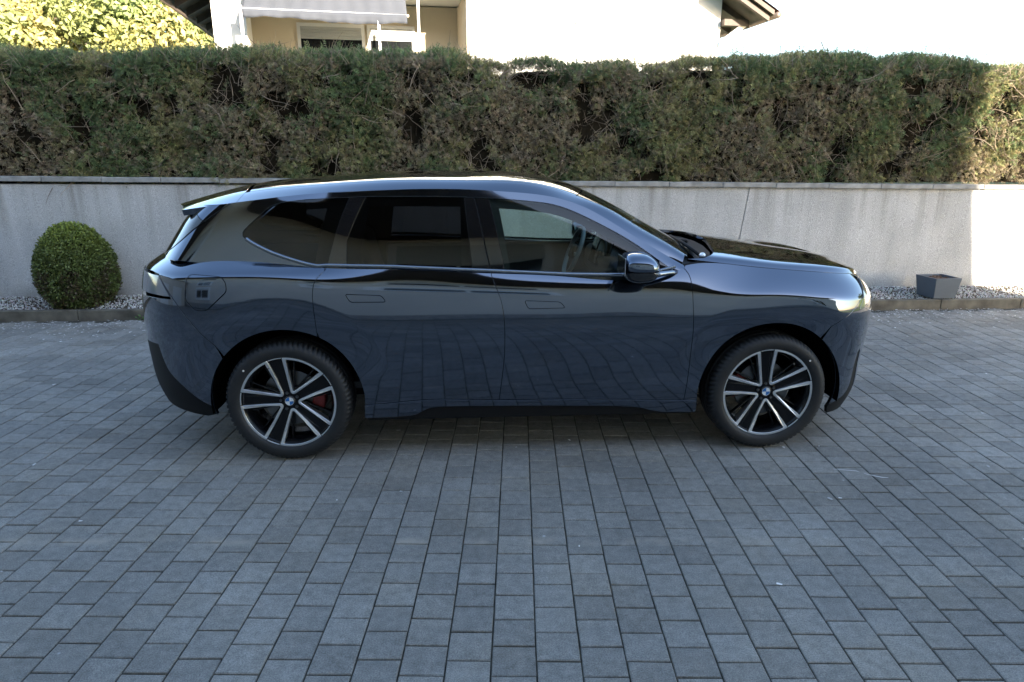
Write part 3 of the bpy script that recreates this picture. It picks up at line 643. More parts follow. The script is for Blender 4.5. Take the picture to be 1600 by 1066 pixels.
def offset(p, d):
    t = np.roll(p, -1, 0) - p; t /= np.linalg.norm(t, axis=1)[:, None] + 1e-12; n = np.stack([-t[:, 1], t[:, 0]], 1); m = n + np.roll(n, 1, 0); m /= np.linalg.norm(m, axis=1)[:, None] + 1e-12
    k = np.clip((m * n).sum(1), .4, 1); return p + m * (d / k)[:, None]
_pc = {}
def panel(name, patch, poly, mat, side, parent=None, gapw=.0022, h=.016, depth=.02, holes=(), lift=0, edge=.012):
    """a body panel: polygon in patch space -> smooth shell with turned-in edges; side 1 = right (camera side), -1 = left"""
    key = (name, tuple(round(float(c), 5) for q in poly for c in q), len(holes), lift)
    if side < 0 and key in _pc:
        P, N, F = _pc[key]; return mesh_obj(name, P * [1, -1, 1], [f[::-1] for f in F], mat, parent if parent is not None else car, normals=N * [1, -1, 1])
    def prep(pl, sign):
        p = resample(pl, edge)
        if area(p) < 0: p = p[::-1]
        return offset(p, sign * gapw)
    outer = prep(poly, 1); hs = [prep(hh_, -1) for hh_ in holes]; loops = [outer] + hs
    bnd = np.concatenate(loops); a, b = bnd.min(0), bnd.max(0)
    gx, gy = np.meshgrid(np.arange(a[0] + h / 2, b[0], h), np.arange(a[1] + h / 2, b[1], h)); gi = np.stack([gx.ravel(), gy.ravel()], 1)
    ok = inside(outer, gi)
    for q in hs: ok &= ~inside(q, gi)
    gi = gi[ok]
    if len(gi): gi = gi[np.concatenate([((q[:, None, :] - bnd[None]) ** 2).sum(2).min(1) for q in np.array_split(gi, max(1, len(gi) // 400))]) > (h * .45) ** 2]
    pts = np.concatenate([bnd, gi]) if len(gi) else bnd; ed = []; st = 0
    for q in loops: ed += [(st + i, st + (i + 1) % len(q)) for i in range(len(q))]; st += len(q)
    r = delaunay_2d_cdt([Vector(p) for p in pts], ed, [], 0, 1e-7); V2 = np.array([list(p) for p in r[0]]); T = np.array([t for t in r[2] if len(t) == 3])
    c = V2[T].mean(1); ok = inside(outer, c)
    for q in hs: ok &= ~inside(q, c)
    T = T[ok]; P, N = patch.P(V2); P = P + N * lift
    ar = np.cross(V2[T[:, 1]] - V2[T[:, 0]], V2[T[:, 2]] - V2[T[:, 0]]); T[ar < 0] = T[ar < 0][:, ::-1]
    F = [tuple(t) for t in T]
    if depth:
        for li, q in enumerate(loops):
            Pq, Nq = patch.P(q); Pq = Pq + Nq * lift; t = np.roll(Pq, -1, 0) - np.roll(Pq, 1, 0); t /= np.linalg.norm(t, axis=1)[:, None] + 1e-12
            o = np.cross(t, Nq) * (1 if li == 0 else 1)
            if li > 0: o = -o if False else np.cross(t, Nq) * -1
            k = len(q); b0 = len(P); R1 = Pq; R2 = Pq - Nq * .0025 + o * .0012; R3 = Pq - Nq * depth + o * .0012
            P = np.concatenate([P, R1, R2, R3]); N = np.concatenate([N, Nq, o, o])
            for a_, b_ in ((b0, b0 + k), (b0 + k, b0 + 2 * k)):
                for i in range(k):
                    j = (i + 1) % k; fq = (a_ + i, b_ + i, b_ + j, a_ + j); F.append(fq if li == 0 else fq[::-1])
    if side > 0: _pc[key] = (P, N, F)
    if side < 0: P = P * [1, -1, 1]; N = N * [1, -1, 1]; F = [f[::-1] for f in F]
    return mesh_obj(name, P, F, mat, parent if parent is not None else car, normals=N)
def bez(p0, p1, p2, p3, t): return (1 - t) ** 3 * p0 + 3 * t * (1 - t) ** 2 * p1 + 3 * t * t * (1 - t) * p2 + t ** 3 * p3
TT = [.2, .4, .6, .8, 1.0]
def wrap(x0, w0, x1, k1, k2): return [(bez(x0, x0 + k1 * (x1 - x0), x1, x1, t), bez(w0, w0, k2 * w0, 0, t)) for t in TT]

# ---- lower side patch: lines from sill to belt
XS = [-1.6, -1.2, -.8, -.3, .2, .65, .95, 1.25, 1.55]
LZ = [[.25] * 7 + [.23, .20], [.35, .352, .356, .36, .352, .342, .335, .33, .32], [.52] * 9, [.72] * 9, [.88] * 9,
      [1.03, 1.01, .995, .985, .975, .97, .965, .955, .95], [1.118, 1.085, 1.062, 1.045, 1.027, 1.018, 1.015, 1.005, .995], [1.146, 1.118, 1.100, 1.080, 1.060, 1.052, 1.070, 1.055, 1.04], [1.195, 1.160, 1.150, 1.124, 1.097, 1.087, 1.158, 1.143, 1.113]]
LW = [[.878, .890, .893, .893, .893, .893, .890, .878, .875], [.905] * 9, [.917, .917, .916, .916, .916, .916, .917, .918, .918], [.934, .929, .928, .928, .928, .928, .929, .934, .938],
      [.942, .933, .927, .926, .926, .926, .930, .942, .948], [.932, .920, .914, .914, .914, .914, .915, .926, .936], [.913, .904, .900, .900, .900, .899, .898, .903, .914], [.890, .885, .884, .884, .884, .883, .868, .862, .872], [.806, .843, .858, .860, .860, .860, .806, .785, .785]]
FXC = [(2.24, .15), (2.29, .26), (2.31, .45), (2.325, .65), (2.325, .80), (2.315, .87), (2.305, .91), (2.29, .945), (2.25, .985)]      # nose centre x, z
RXC = [(-2.43, .30), (-2.46, .39), (-2.48, .52), (-2.485, .71), (-2.475, .88), (-2.46, 1.01), (-2.44, 1.10), (-2.42, 1.135), (-2.27, 1.235)]
SS = [0, .105, .27, .47, .63, .735, .805, .845, .915]
US = [-1.6 - 1.12 * t for t in TT[::-1]] + XS + [1.55 + 1.05 * t for t in TT]
net = []
for l in range(9):
    row = []
    rw_ = wrap(-1.6, LW[l][0], RXC[l][0], .70, .66)
    for (x, w), t in list(zip(rw_, TT))[::-1]: row.append((x, w, LZ[l][0] + (RXC[l][1] - LZ[l][0]) * min(1, t * 1.5 - .5 * t * t)))
    row += [(x, LW[l][i], LZ[l][i]) for i, x in enumerate(XS)]
    for (x, w), t in zip(wrap(1.55, LW[l][-1], FXC[l][0], .72, .66), TT): row.append((x, w, LZ[l][-1] + (FXC[l][1] - LZ[l][-1]) * t))
    net.append(row)
def sst(x): x = np.clip(x, 0, 1); return x * x * (3 - 2 * x)
def flare(x, z):
    d = np.zeros_like(x)
    for c, cz, R_ in ((-1.445, .372, .630), (1.450, .372, .622)):
        q = R_ - np.sqrt((x - c) ** 2 + (z - cz) ** 2); s = .007
        d -= .13 * np.minimum(np.where(q > .1, q, s * np.log1p(np.exp(np.clip(q / s, -30, 30)))), .2) * sst((z - .50) / .30)
    return d
LOW = Patch(US, SS, net, flare)
# ---- bonnet patch
HXS = [.93, 1.25, 1.55]
HH = [(.765, 1.180), (.785, 1.143), (.785, 1.113)]; HW = [0, .748, .70, .48, .25, 0]
HD = [[0, .024, .034, .056, .069, .073], [0, .028, .039, .064, .079, .084], [0, .026, .036, .058, .071, .075]]; HXO = [0, .005, .015, .03, .07, .09]
Hl = [[((.93, 1.25, 1.55)[k] + HXO[l] * (1, .6, .4)[k], HH[k][0] if l == 0 else HW[l] - (.02 if k == 0 and l < 3 else 0), HH[k][1] + HD[k][l]) for k in range(3)] for l in range(6)]
HE = [(2.25, .985), (2.252, .992), (2.255, .996), (2.26, 1.004), (2.25, 1.012), (2.24, 1.016)]
hn = []
for l in range(6):
    row = list(Hl[l]); x0, w0, z0 = row[-1]
    for (x, w), t in zip(wrap(x0, w0, HE[l][0], .72, .66), TT): row.append((x if l < 5 else x0 + (HE[5][0] - x0) * t, w, z0 + (HE[l][1] - z0) * (t if l == 0 else t ** 1.15)))
    hn.append(row)
HOOD = Patch(HXS + [1.55 + 1.05 * t for t in TT], [0, .055, .097, .318, .55, .80], hn)
# ---- upper side patch (glass, pillars)
UXC = [-1.95, -1.88, -1.80, -1.75]
UX = [-1.75, -1.45, -1.1, -.6, -.1, .3, .6, .9]
UZ = [[1.205, 1.150, 1.135, 1.12, 1.09, 1.075, 1.065, 1.075], [1.340, 1.35, 1.36, 1.36, 1.335, 1.28, 1.185, 1.11], [1.466, 1.512, 1.535, 1.545, 1.527, 1.445, 1.285, 1.135], [1.510, 1.546, 1.574, 1.587, 1.567, 1.488, 1.320, 1.147]]
UW = [[.782, .832, .848, .855, .857, .857, .858, .855], [.741, .770, .764, .761, .764, .782, .813, .841], [.704, .708, .685, .678, .680, .700, .757, .818], [.694, .692, .668, .660, .661, .675, .734, .803]]
UR = [(-2.27, 1.235), (-2.19, 1.34), (-2.10, 1.44), (-2.06, 1.475)]
un = []
for l in range(4):
    row = []
    for (x, w), t in list(zip(wrap(UXC[l], UW[l][0], UR[l][0], .66, .60), TT))[::-1]: row.append((x, w, UZ[l][0] + (UR[l][1] - UZ[l][0]) * t))
    row += [(UXC[l] if i == 0 else x, UW[l][i], UZ[l][i]) for i, x in enumerate(UX)]; un.append(row)
UP = Patch([-1.75 - .95 * t for t in TT[::-1]] + UX, [0, .22, .43, .49], un)
# ---- roof and windscreen patch
RU = [-2.05, -1.7, -1.3, -.8, -.3, .1, .3, .47, .66, .85, .95]
g3 = [(-2.03, .63, 1.470), (-1.7, .694, 1.515), (-1.3, .682, 1.558), (-.8, .662, 1.584), (-.3, .660, 1.581), (.1, .663, 1.541), (.27, .673, 1.499), (.457, .702, 1.404), (.645, .742, 1.291), (.832, .784, 1.178), (.90, .803, 1.142)]
g4 = [(-2.05, .545, 1.484), (-1.7, .565, 1.560), (-1.3, .57, 1.602), (-.8, .57, 1.630), (-.3, .57, 1.628), (.1, .566, 1.592), (.306, .588, 1.529), (.469, .622, 1.461), (.658, .67, 1.350), (.846, .72, 1.246), (.938, .75, 1.191)]
g4b = [(-2.08, .49, 1.486), (-1.71, .49, 1.575), (-1.3, .49, 1.618), (-.8, .49, 1.646), (-.3, .49, 1.645), (.11, .49, 1.608), (.335, .50, 1.540), (.51, .53, 1.464), (.70, .56, 1.358), (.89, .60, 1.254), (.985, .62, 1.200)]
g5 = [(-2.17, .30, 1.484), (-1.75, .30, 1.590), (-1.3, .3, 1.637), (-.8, .3, 1.665), (-.3, .3, 1.665), (.13, .3, 1.630), (.375, .305, 1.555), (.58, .31, 1.460), (.78, .33, 1.352), (.985, .36, 1.242), (1.09, .38, 1.182)]
g6 = [(-2.24, 0, 1.474), (-1.78, 0, 1.595), (-1.3, 0, 1.645), (-.8, 0, 1.674), (-.3, 0, 1.675), (.15, 0, 1.637), (.40, 0, 1.558), (.61, 0, 1.460), (.82, 0, 1.347), (1.02, 0, 1.235), (1.13, 0, 1.172)]
ROOF = Patch(RU, [0, .095, .175, .365, .665], [g3, g4, g4b, g5, g6])
_memo = {}
def _inv(P, x, z):
    k = (id(P), round(float(x), 5), round(float(z), 5))
    if k not in _memo: _memo[k] = tuple(P.inv(x, z))
    return _memo[k]
def L(*p, P=LOW): return [_inv(P, x, z) for x, z in p]            # side-view (x, z) points -> patch space
def Ucv(*p, n=5): return L(*crv(p, n), P=UP)
def Lcv(*p, n=5): return L(*crv(p, n), P=LOW)
TOP = .915
fdl = crv([(.893, 1.135), (.918, 1.10), (.929, 1.045), (.932, .958), (.942, .765), (.936, .485), (.925, .335)], 6)
bl = crv([(-.244, 1.112), (-.215, 1.04), (-.190, .968), (-.174, .87), (-.170, .74), (-.176, .60), (-.204, .362)], 6)
cl = crv([(-1.186, 1.150), (-1.236, 1.095), (-1.251, 1.03), (-1.252, .95), (-1.247, .80)], 6)
def arch(c, r, a0, a1, n=40, cz=.372, e=1.0):
    return [(c + r * math.cos(rad(a)), cz + r * e * math.sin(rad(a))) for a in np.linspace(a0, a1, n)]
AR = .445; CR_, CF_ = -1.445, 1.450
# ---- painted panels, both sides
parts = {}
for sd_ in (1, -1):
    tl = '' if sd_ == 1 else None
    hand_f = rounded([(-.056, .970), (.152, .960), (.182, .925), (-.034, .923)], .016); hand_r = rounded([(-1.074, 1.019), (-.870, 1.009), (-.845, .972), (-1.046, .973)], .016)
    HF, HR = L(*hand_f), L(*hand_r)
    fd = L(*fdl); bb = L(*bl)
    top = [(u, TOP) for u in np.linspace(-.244, .84, 24)]
    bot = L(*crv([(-.204, .362), (.258, .356), (.925, .335)], 8))
    d1 = panel('door', LOW, top + fd + bot[::-1][1:-1] + bb[::-1], M['paint'], sd_, holes=[HF])
    panel('door_handle', LOW, HF, M['paint'], sd_, d1, lift=.001, h=.02)
    a_ = arch(CR_, AR, 3, 67, 26); a_ = [p for p in a_ if p[0] > -1.247]
    rb_ = L(*crv([(-1.005, .348), (-.888, .353), (-.604, .374), (-.204, .362)], 6))
    d2 = panel('door', LOW, [(u, TOP) for u in np.linspace(-1.186, -.244, 20)] + bb + rb_[::-1][1:] + L(*a_) + L(*cl)[::-1], M['paint'], sd_, holes=[HR])
    panel('door_handle', LOW, HR, M['paint'], sd_, d2, lift=.001, h=.02)
    # front wing
    cut = [(2.023, .950), (1.935, .881), (1.850, .822), (1.79, .785)]
    fa = arch(CF_, AR, 50, 186, 50)
    H0 = LOW.inv(2.05, 1.0)
    panel('front_wing', LOW, [(u, TOP) for u in np.linspace(.905, 1.98, 30)] + L((2.035, .978)) + L(*crv(cut, 6)) + L(*fa) + L((1.006, .325), (.925, .335)) + L(*fdl[::-1]), M['paint'], sd_)
    # rear quarter panel with charging flap
    flap = rounded([(-1.955, 1.106), (-1.928, 1.134), (-1.752, 1.124), (-1.726, 1.095), (-1.722, 1.043), (-1.847, .934), (-1.914, .934), (-1.968, .991)], .02); FL = L(*flap) if sd_ == 1 else None
    bc = crv([(-2.150, 1.119), (-2.055, 1.002), (-1.907, .811), (-1.83, .725)], 6)
    ra = arch(CR_, AR, 63.5, 140, 30)
    rearu = LOW.inv(-2.24, 1.20)[0]
    q = panel('quarter_panel', LOW, L(*cl[1:]) + L(*ra) + L(*bc[::-1]) + [(LOW.inv(-2.215, 1.118)[0], .830), (rearu - .1, .832), (rearu - .12, TOP)] + [(u, TOP) for u in np.linspace(rearu, -1.186, 36)], M['paint'], sd_, holes=[FL] if FL else ())
    if FL: panel('charging_flap', LOW, FL, M['paint'], sd_, q, h=.02)
    # sill
    sp_ = L(*crv([(-1.005, .348), (-.888, .353), (-.604, .374), (-.204, .362), (.258, .356), (.925, .335), (1.006, .325)], 6)) + L((1.01, .25)) + L(*crv([(.80, .256), (.72, .272), (.60, .298), (.259, .312), (-.416, .325), (-.60, .320), (-.66, .300), (-.74, .268), (-1.01, .258)], 5))
    panel('sill', LOW, sp_, M['paint'], sd_, lift=.004, h=.02)
    # bumpers
    fl_ = crv([(1.885, .262), (1.99, .300), (2.035, .36), (2.05, .46), (2.065, .575)], 6)
    uF = LOW.u1; fe = L(*[(c + 0, z) for c, z in fl_])
    fa2 = arch(CF_, AR, -14, 48, 20)
    lampcut = L((2.035, .978)) 
    slot = fe + L((2.082, .600), (2.100, .575), (2.104, .45), (2.106, .33)) + [(uF - .30, .075), (uF, .07)]
    panel('front_bumper', LOW, L(*crv(cut, 6)[::-1]) + L((2.06, .865), (2.13, .845)) + [(uF - .2, .66), (uF, .67)] + slot[::-1] + L(*fa2), M['paint'], sd_)
    panel('bumper_trim', LOW, slot + [(u, .0) for u in np.linspace(uF, LOW.inv(1.90, .20)[0], 14)] + L((1.875, .235)), M['black'], sd_, lift=-.004, h=.02)
    ra2 = arch(CR_, AR, 142, 192, 18)
    rl_ = crv([(-1.905, .345), (-1.974, .383), (-2.07, .457), (-2.172, .553), (-2.215, .70)], 6); uR = LOW.u0
    panel('rear_bumper', LOW, L(*bc[::-1][:-5]) + L((-2.065, .990), (-2.20, .985)) + [(uR + .3, .70), (uR, .70), (uR, .40), (uR + .35, .44)] + L(*rl_[::-1]) + L(*ra2[::-1]), M['paint'], sd_)
    panel('bumper_trim', LOW, L(*rl_) + [(uR + .35, .44), (uR, .40), (uR, 0.0)] + [(u, .0) for u in np.linspace(uR + .01, LOW.inv(-1.95, .27)[0], 14)] + L((-1.885, .285)), M['black'], sd_, lift=-.004, h=.02)
    # lamps
    tlp = L((-2.066, 1.000), (-2.150, 1.113), (-2.21, 1.112)) + [(uR + .25, .825), (uR + .25, .72)] + L((-2.205, 1.0))
    panel('tail_light', LOW, tlp, M['tail'], sd_, lift=.002, h=.02)
    hl = L((1.985, .872), (2.03, .937), (2.045, .967)) + [(LOW.inv(2.1, .985)[0], .885), (uF - .30, .86), (uF - .30, .70)] + L((2.12, .850), (2.06, .868))
    panel('headlight', LOW, hl, M['head'], sd_, lift=.001, h=.02)
    panel('tailgate', LOW, [(rearu - .13, TOP), (rearu - .11, .834), (uR, .83), (uR, TOP)], M['paint'], sd_)
    panel('tailgate', LOW, [(uR + .245, .82), (uR, .82), (uR, .705), (uR + .245, .705)], M['gloss'], sd_)
    panel('front_grille', LOW, [(uF - .295, .855), (uF, .87), (uF, .68), (uF - .295, .70)], M['gloss'], sd_)
    panel('nose', LOW, [(LOW.inv(2.1, .985)[0] + .01, .89), (uF, .875), (uF, TOP), (LOW.inv(2.04, .985)[0], TOP)], M['paint'], sd_)
    # bonnet
    re_ = [(1.055, .0), (1.10, .06), (1.15, .20), (1.19, .45), (1.21, .77)]
    panel('bonnet', HOOD, [(.93, .0)] + [(u, 0.0) for u in np.linspace(1.0, 2.6, 40)] + [(2.6, .80)] + crv([(1.18, .80), (1.16, .47), (1.13, .22), (1.09, .095), (1.03, .03)], 6) , M['paint'], sd_, gapw=.0012)
    # inner structure behind the gaps
    def shell_poly():
        return [(u, .93) for u in np.linspace(rearu, 1.95, 30)] + L((1.95, .80)) + L(*arch(CF_, .462, 60, 186, 40)) + L((1.0, .24)) + L((-1.0, .24)) + L(*arch(CR_, .462, -6, 120, 40)) + L((-1.95, .85), (-2.1, 1.0))
    panel('inner_frame', LOW, shell_poly(), M['black'], sd_, lift=-.022, depth=0, h=.05)
    panel('sill_underside', LOW, L((-1.0, .36), (1.0, .34), (1.0, .24), (-1.0, .24)), M['black'], sd_, lift=-.012, depth=0, h=.05)
    # ---- greenhouse
    dlo_top = crv([(-1.300, 1.532), (-1.053, 1.542), (-.858, 1.546), (-.395, 1.541), (-.02, 1.518), (.191, 1.480), (.441, 1.368), (.628, 1.262), (.845, 1.112)], 6)
    qtop = crv([(-1.640, 1.318), (-1.656, 1.340), (-1.635, 1.378), (-1.515, 1.482), (-1.464, 1.507), (-1.400, 1.521), (-1.300, 1.532)], 5)
    qbot = crv([(-1.640, 1.318), (-1.600, 1.290), (-1.475, 1.232), (-1.300, 1.178), (-1.20, 1.160)], 5)
    frame = [(u, .49) for u in np.linspace(UP.inv(-1.69, 1.518)[0], .9, 60)] + [(.905, .40), (.905, .1), (.87, .03)] + L(*dlo_top[::-1], P=UP) + L(*qtop[::-1][1:], P=UP) + L(*qbot[1:], P=UP) + [(-1.2, -.02)] + [(u, -.02) for u in np.linspace(-1.3, UP.inv(-2.12, 1.23)[0], 12)] + L((-2.118, 1.235), (-1.990, 1.322), (-1.864, 1.412), (-1.72, 1.512), P=UP)
    panel('side_frame', UP, frame, M['paint'], sd_, gapw=.001)
    # window panes and black pillar trims
    def clip(seq, x0, x1): return [p for p in seq if x0 < p[0] < x1]
    pq = L(*qbot, P=UP) + [(-1.205, .0), (-1.19, 0)] + L((-1.178, 1.18), (-1.060, 1.539), P=UP) + L(*[p for p in dlo_top[::-1] if p[0] < -1.07], P=UP) + L(*qtop[::-1][1:-1], P=UP)
    panel('side_window', UP, pq, M['rglass'], sd_, lift=-.004, gapw=-.002)
    panel('pillar_trim', UP, [(-1.19, .0)] + L((-1.176, 1.18), (-1.056, 1.542), (-.958, 1.545), (-1.067, 1.300), P=UP) + [(-1.062, .0)], M['gloss'], sd_, lift=-.003)
    panel('side_window', UP, [(-1.06, .0)] + L((-1.065, 1.30), (-.953, 1.545), P=UP) + L(*clip(dlo_top, -.95, -.40), P=UP) + L((-.396, 1.541), (-.366, 1.25), P=UP) + [(-.352, 0)], M['rglass'], sd_, lift=-.004)
    panel('pillar_trim', UP, [(-.350, .0)] + L((-.364, 1.25), (-.394, 1.541), (-.336, 1.538), (-.278, 1.27), P=UP) + [(-.244, 0)], M['gloss'], sd_, lift=-.003)
    panel('pillar_trim', UP, [(-.240, .0)] + L((-.274, 1.27), (-.332, 1.538), (-.250, 1.532), P=UP) + [(-.158, 0)], M['gloss'], sd_, lift=-.003)
    panel('side_window', UP, [(-.156, .0)] + L((-.248, 1.532), P=UP) + L(*clip(dlo_top, -.24, .73), P=UP) + [(.74, .0)], M['fglass'], sd_, lift=-.004, gapw=.0)
    panel('pillar_trim', UP, [(.745, .0)] + L(*clip(dlo_top, .735, .846), P=UP) + [(.86, .0)], M['gloss'], sd_, lift=-.003)
    low_ = [(x, z - .042) for x, z in dlo_top]
    panel('window_trim', UP, L(*[p for p in dlo_top if p[0] < .80], P=UP) + L(*[p for p in low_[::-1] if p[0] < .76], P=UP), M['dash'], sd_, lift=-.030, depth=0, gapw=-.004)
    panel('window_trim', UP, [(-1.30, .0)] + L((-1.17, 1.545), (-.93, 1.548), P=UP) + [(-1.0, .0)], M['dash'], sd_, lift=-.032, depth=0, h=.04)
    panel('window_trim', UP, [(-.42, .0)] + L((-.42, 1.545), (-.20, 1.535), P=UP) + [(-.12, .0)], M['dash'], sd_, lift=-.032, depth=0, h=.04)
    # bright belt strip, following the lower window edge
    bm = bmesh.new(); line = L(*qbot[1:-2], P=UP) + [(u, UP.inv(u, float(np.interp(u, XS, LZ[8])) + .008)[1]) for u in np.linspace(-1.2, .84, 46)]
    pp, nn = UP.P(np.array(line)); prof = [(-.006, .001), (.002, .009), (.010, .008), (.016, -.002)]
    pp = pp + nn * .002; tan = np.gradient(pp, axis=0); tan /= np.linalg.norm(tan, axis=1)[:, None]; upv = np.cross(tan, nn) * -1
    rg = [[bm.verts.new((pp[i] + upv[i] * a * (1 if upv[i][2] > 0 else -1) + nn[i] * b) * [1, sd_, 1]) for a, b in prof] for i in range(len(pp))]
    for a, b in zip(rg, rg[1:]):
        for k in range(3): bm.faces.new([a[k], b[k], b[k + 1], a[k + 1]])
    bm_obj('belt_strip', bm, M['strip'], car, True)
    # roof rail (painted band), glass roof half, windscreen half, spoiler
    tipu = ROOF.u0
    panel('roof_rail', ROOF, [(u, .0) for u in np.linspace(-1.69, .93, 60)] + [(.93, .096)] + [(u, .096) for u in np.linspace(.93, -1.68, 60)], M['paint'], sd_, gapw=.0006, h=.02)
    panel('spoiler', ROOF, [(-1.692, .0), (-1.682, .096), (-1.66, .665), (tipu, .665), (tipu, .0)], M['paint'], sd_, gapw=.0012, depth=.035)
    panel('roof_panel', ROOF, [(u, .098) for u in np.linspace(-1.655, .27, 40)] + [(.285, .35), (.29, .665), (-1.655, .665)], M['gloss'], sd_, gapw=.0012)
    panel('windscreen', ROOF, [(.275, .100)] + [(u, .100) for u in np.linspace(.32, .945, 20)] + [(.95, .665), (.295, .665), (.29, .35)], M['wglass'], sd_, gapw=.0, depth=0, lift=-.003)
    panel('headliner', ROOF, [(-1.9, .01), (.30, .01), (.30, .665), (-1.9, .665)], M['dash'], sd_, lift=-.035, depth=0, h=.06)
    # tailgate window and corner blades
    panel('rear_window', UP, [(UP.inv(-2.14, 1.23)[0] - .01, .0)] + L((-2.002, 1.322), (-1.876, 1.412), (-1.955, 1.466), P=UP) + [(UP.inv(-1.99, 1.478)[0], .488), (UP.u0, .488), (UP.u0, .0)], M['gloss'], sd_, gapw=.001)
    panel('spoiler_side', UP, L((-1.872, 1.414), (-1.735, 1.505), P=UP) + [(UP.inv(-1.74, 1.512)[0], .489), (UP.inv(-1.985, 1.478)[0], .489)] + L((-1.952, 1.468), P=UP), M['paint'], sd_, gapw=.001)
    panel('tailgate_ledge', LOW, [(rearu - .13, TOP - .001), (uR, TOP - .001), (uR, TOP + .02), (rearu - .13, TOP + .02)], M['black'], sd_, lift=-.004, depth=0)
    # wiper recess under the bonnet edge
    V = []; re2 = [(1.02, .74, 1.150), (1.10, .68, 1.165), (1.16, .50, 1.180), (1.20, .25, 1.19), (1.22, 0, 1.192)]; ri = [(.93, .75, 1.168), (1.02, .66, 1.155), (1.06, .48, 1.152), (1.09, .25, 1.150), (1.10, 0, 1.150)]
    V = [(x, -w * sd_, z) for x, w, z in re2 + ri]; mesh_obj('cowl_panel', V, [(i, i + 1, 6 + i, 5 + i) for i in range(4)], M['black'], car)
    # wheel-arch liners
    for c in (CR_, CF_):
        bm = bmesh.new(); k = 40; rgs = []
        for i in range(k + 1):
            a = rad(-9 + 198 * i / k); rgs.append([bm.verts.new((c + r_ * math.cos(a), -w_ * sd_, .372 + r_ * math.sin(a))) for w_, r_ in ((.905, .4475), (.88, .455), (.50, .455), (.50, .05))])
        for a, b in zip(rgs, rgs[1:]):
            for j in range(3): bm.faces.new([a[j], b[j], b[j + 1], a[j + 1]])
        bm_obj('wheel_arch', bm, M['liner'], car, True)
#PART4
bx('underbody', (0, 0, .27), (2.0, 1.66, .10), M['black'], car); bx('underbody', (0, 0, .32), (4.3, .96, .12), M['black'], car)
bx('underbody', (-2.10, 0, .36), (.36, .9, .10), M['black'], car); bx('underbody', (1.95, 0, .27), (.30, .9, .1), M['black'], car)
# ---- wheels
def lathe(name, prof, m, parent, n=96, smooth=True):
    """profile (r, d): d outward along -y"""
    V, F = [], []; k = len(prof)
    for i in range(n):
        a = 2 * math.pi * i / n
        for r, d in prof: V.append((r * math.cos(a), -d, r * math.sin(a)))
    for i in range(n):
        for j in range(k - 1): F.append((i * k + j, ((i + 1) % n) * k + j, ((i + 1) % n) * k + j + 1, i * k + j + 1))
    return mesh_obj(name, V, F, m, parent, smooth)
def pol(r, a): return np.array([r * math.cos(rad(a)), r * math.sin(rad(a))])
def slab(bm, pts, d0, d1, bev=0):
    """2D outline in wheel plane, extruded from depth d0 (back) to d1 (front); pts may carry own front depth"""
    a = [bm.verts.new((p[0], -d0, p[1])) for p in pts]; b = [bm.verts.new((p[0], -(d1(p) if callable(d1) else d1), p[1])) for p in pts]; n = len(pts)
    bm.faces.new(b); bm.faces.new(a[::-1])
    for i in range(n): bm.faces.new([a[i], a[(i + 1) % n], b[(i + 1) % n], b[i]])
def face_d(p):
    r = math.hypot(p[0], p[1]); return .074 + .030 * min(1, r / .26) ** 2
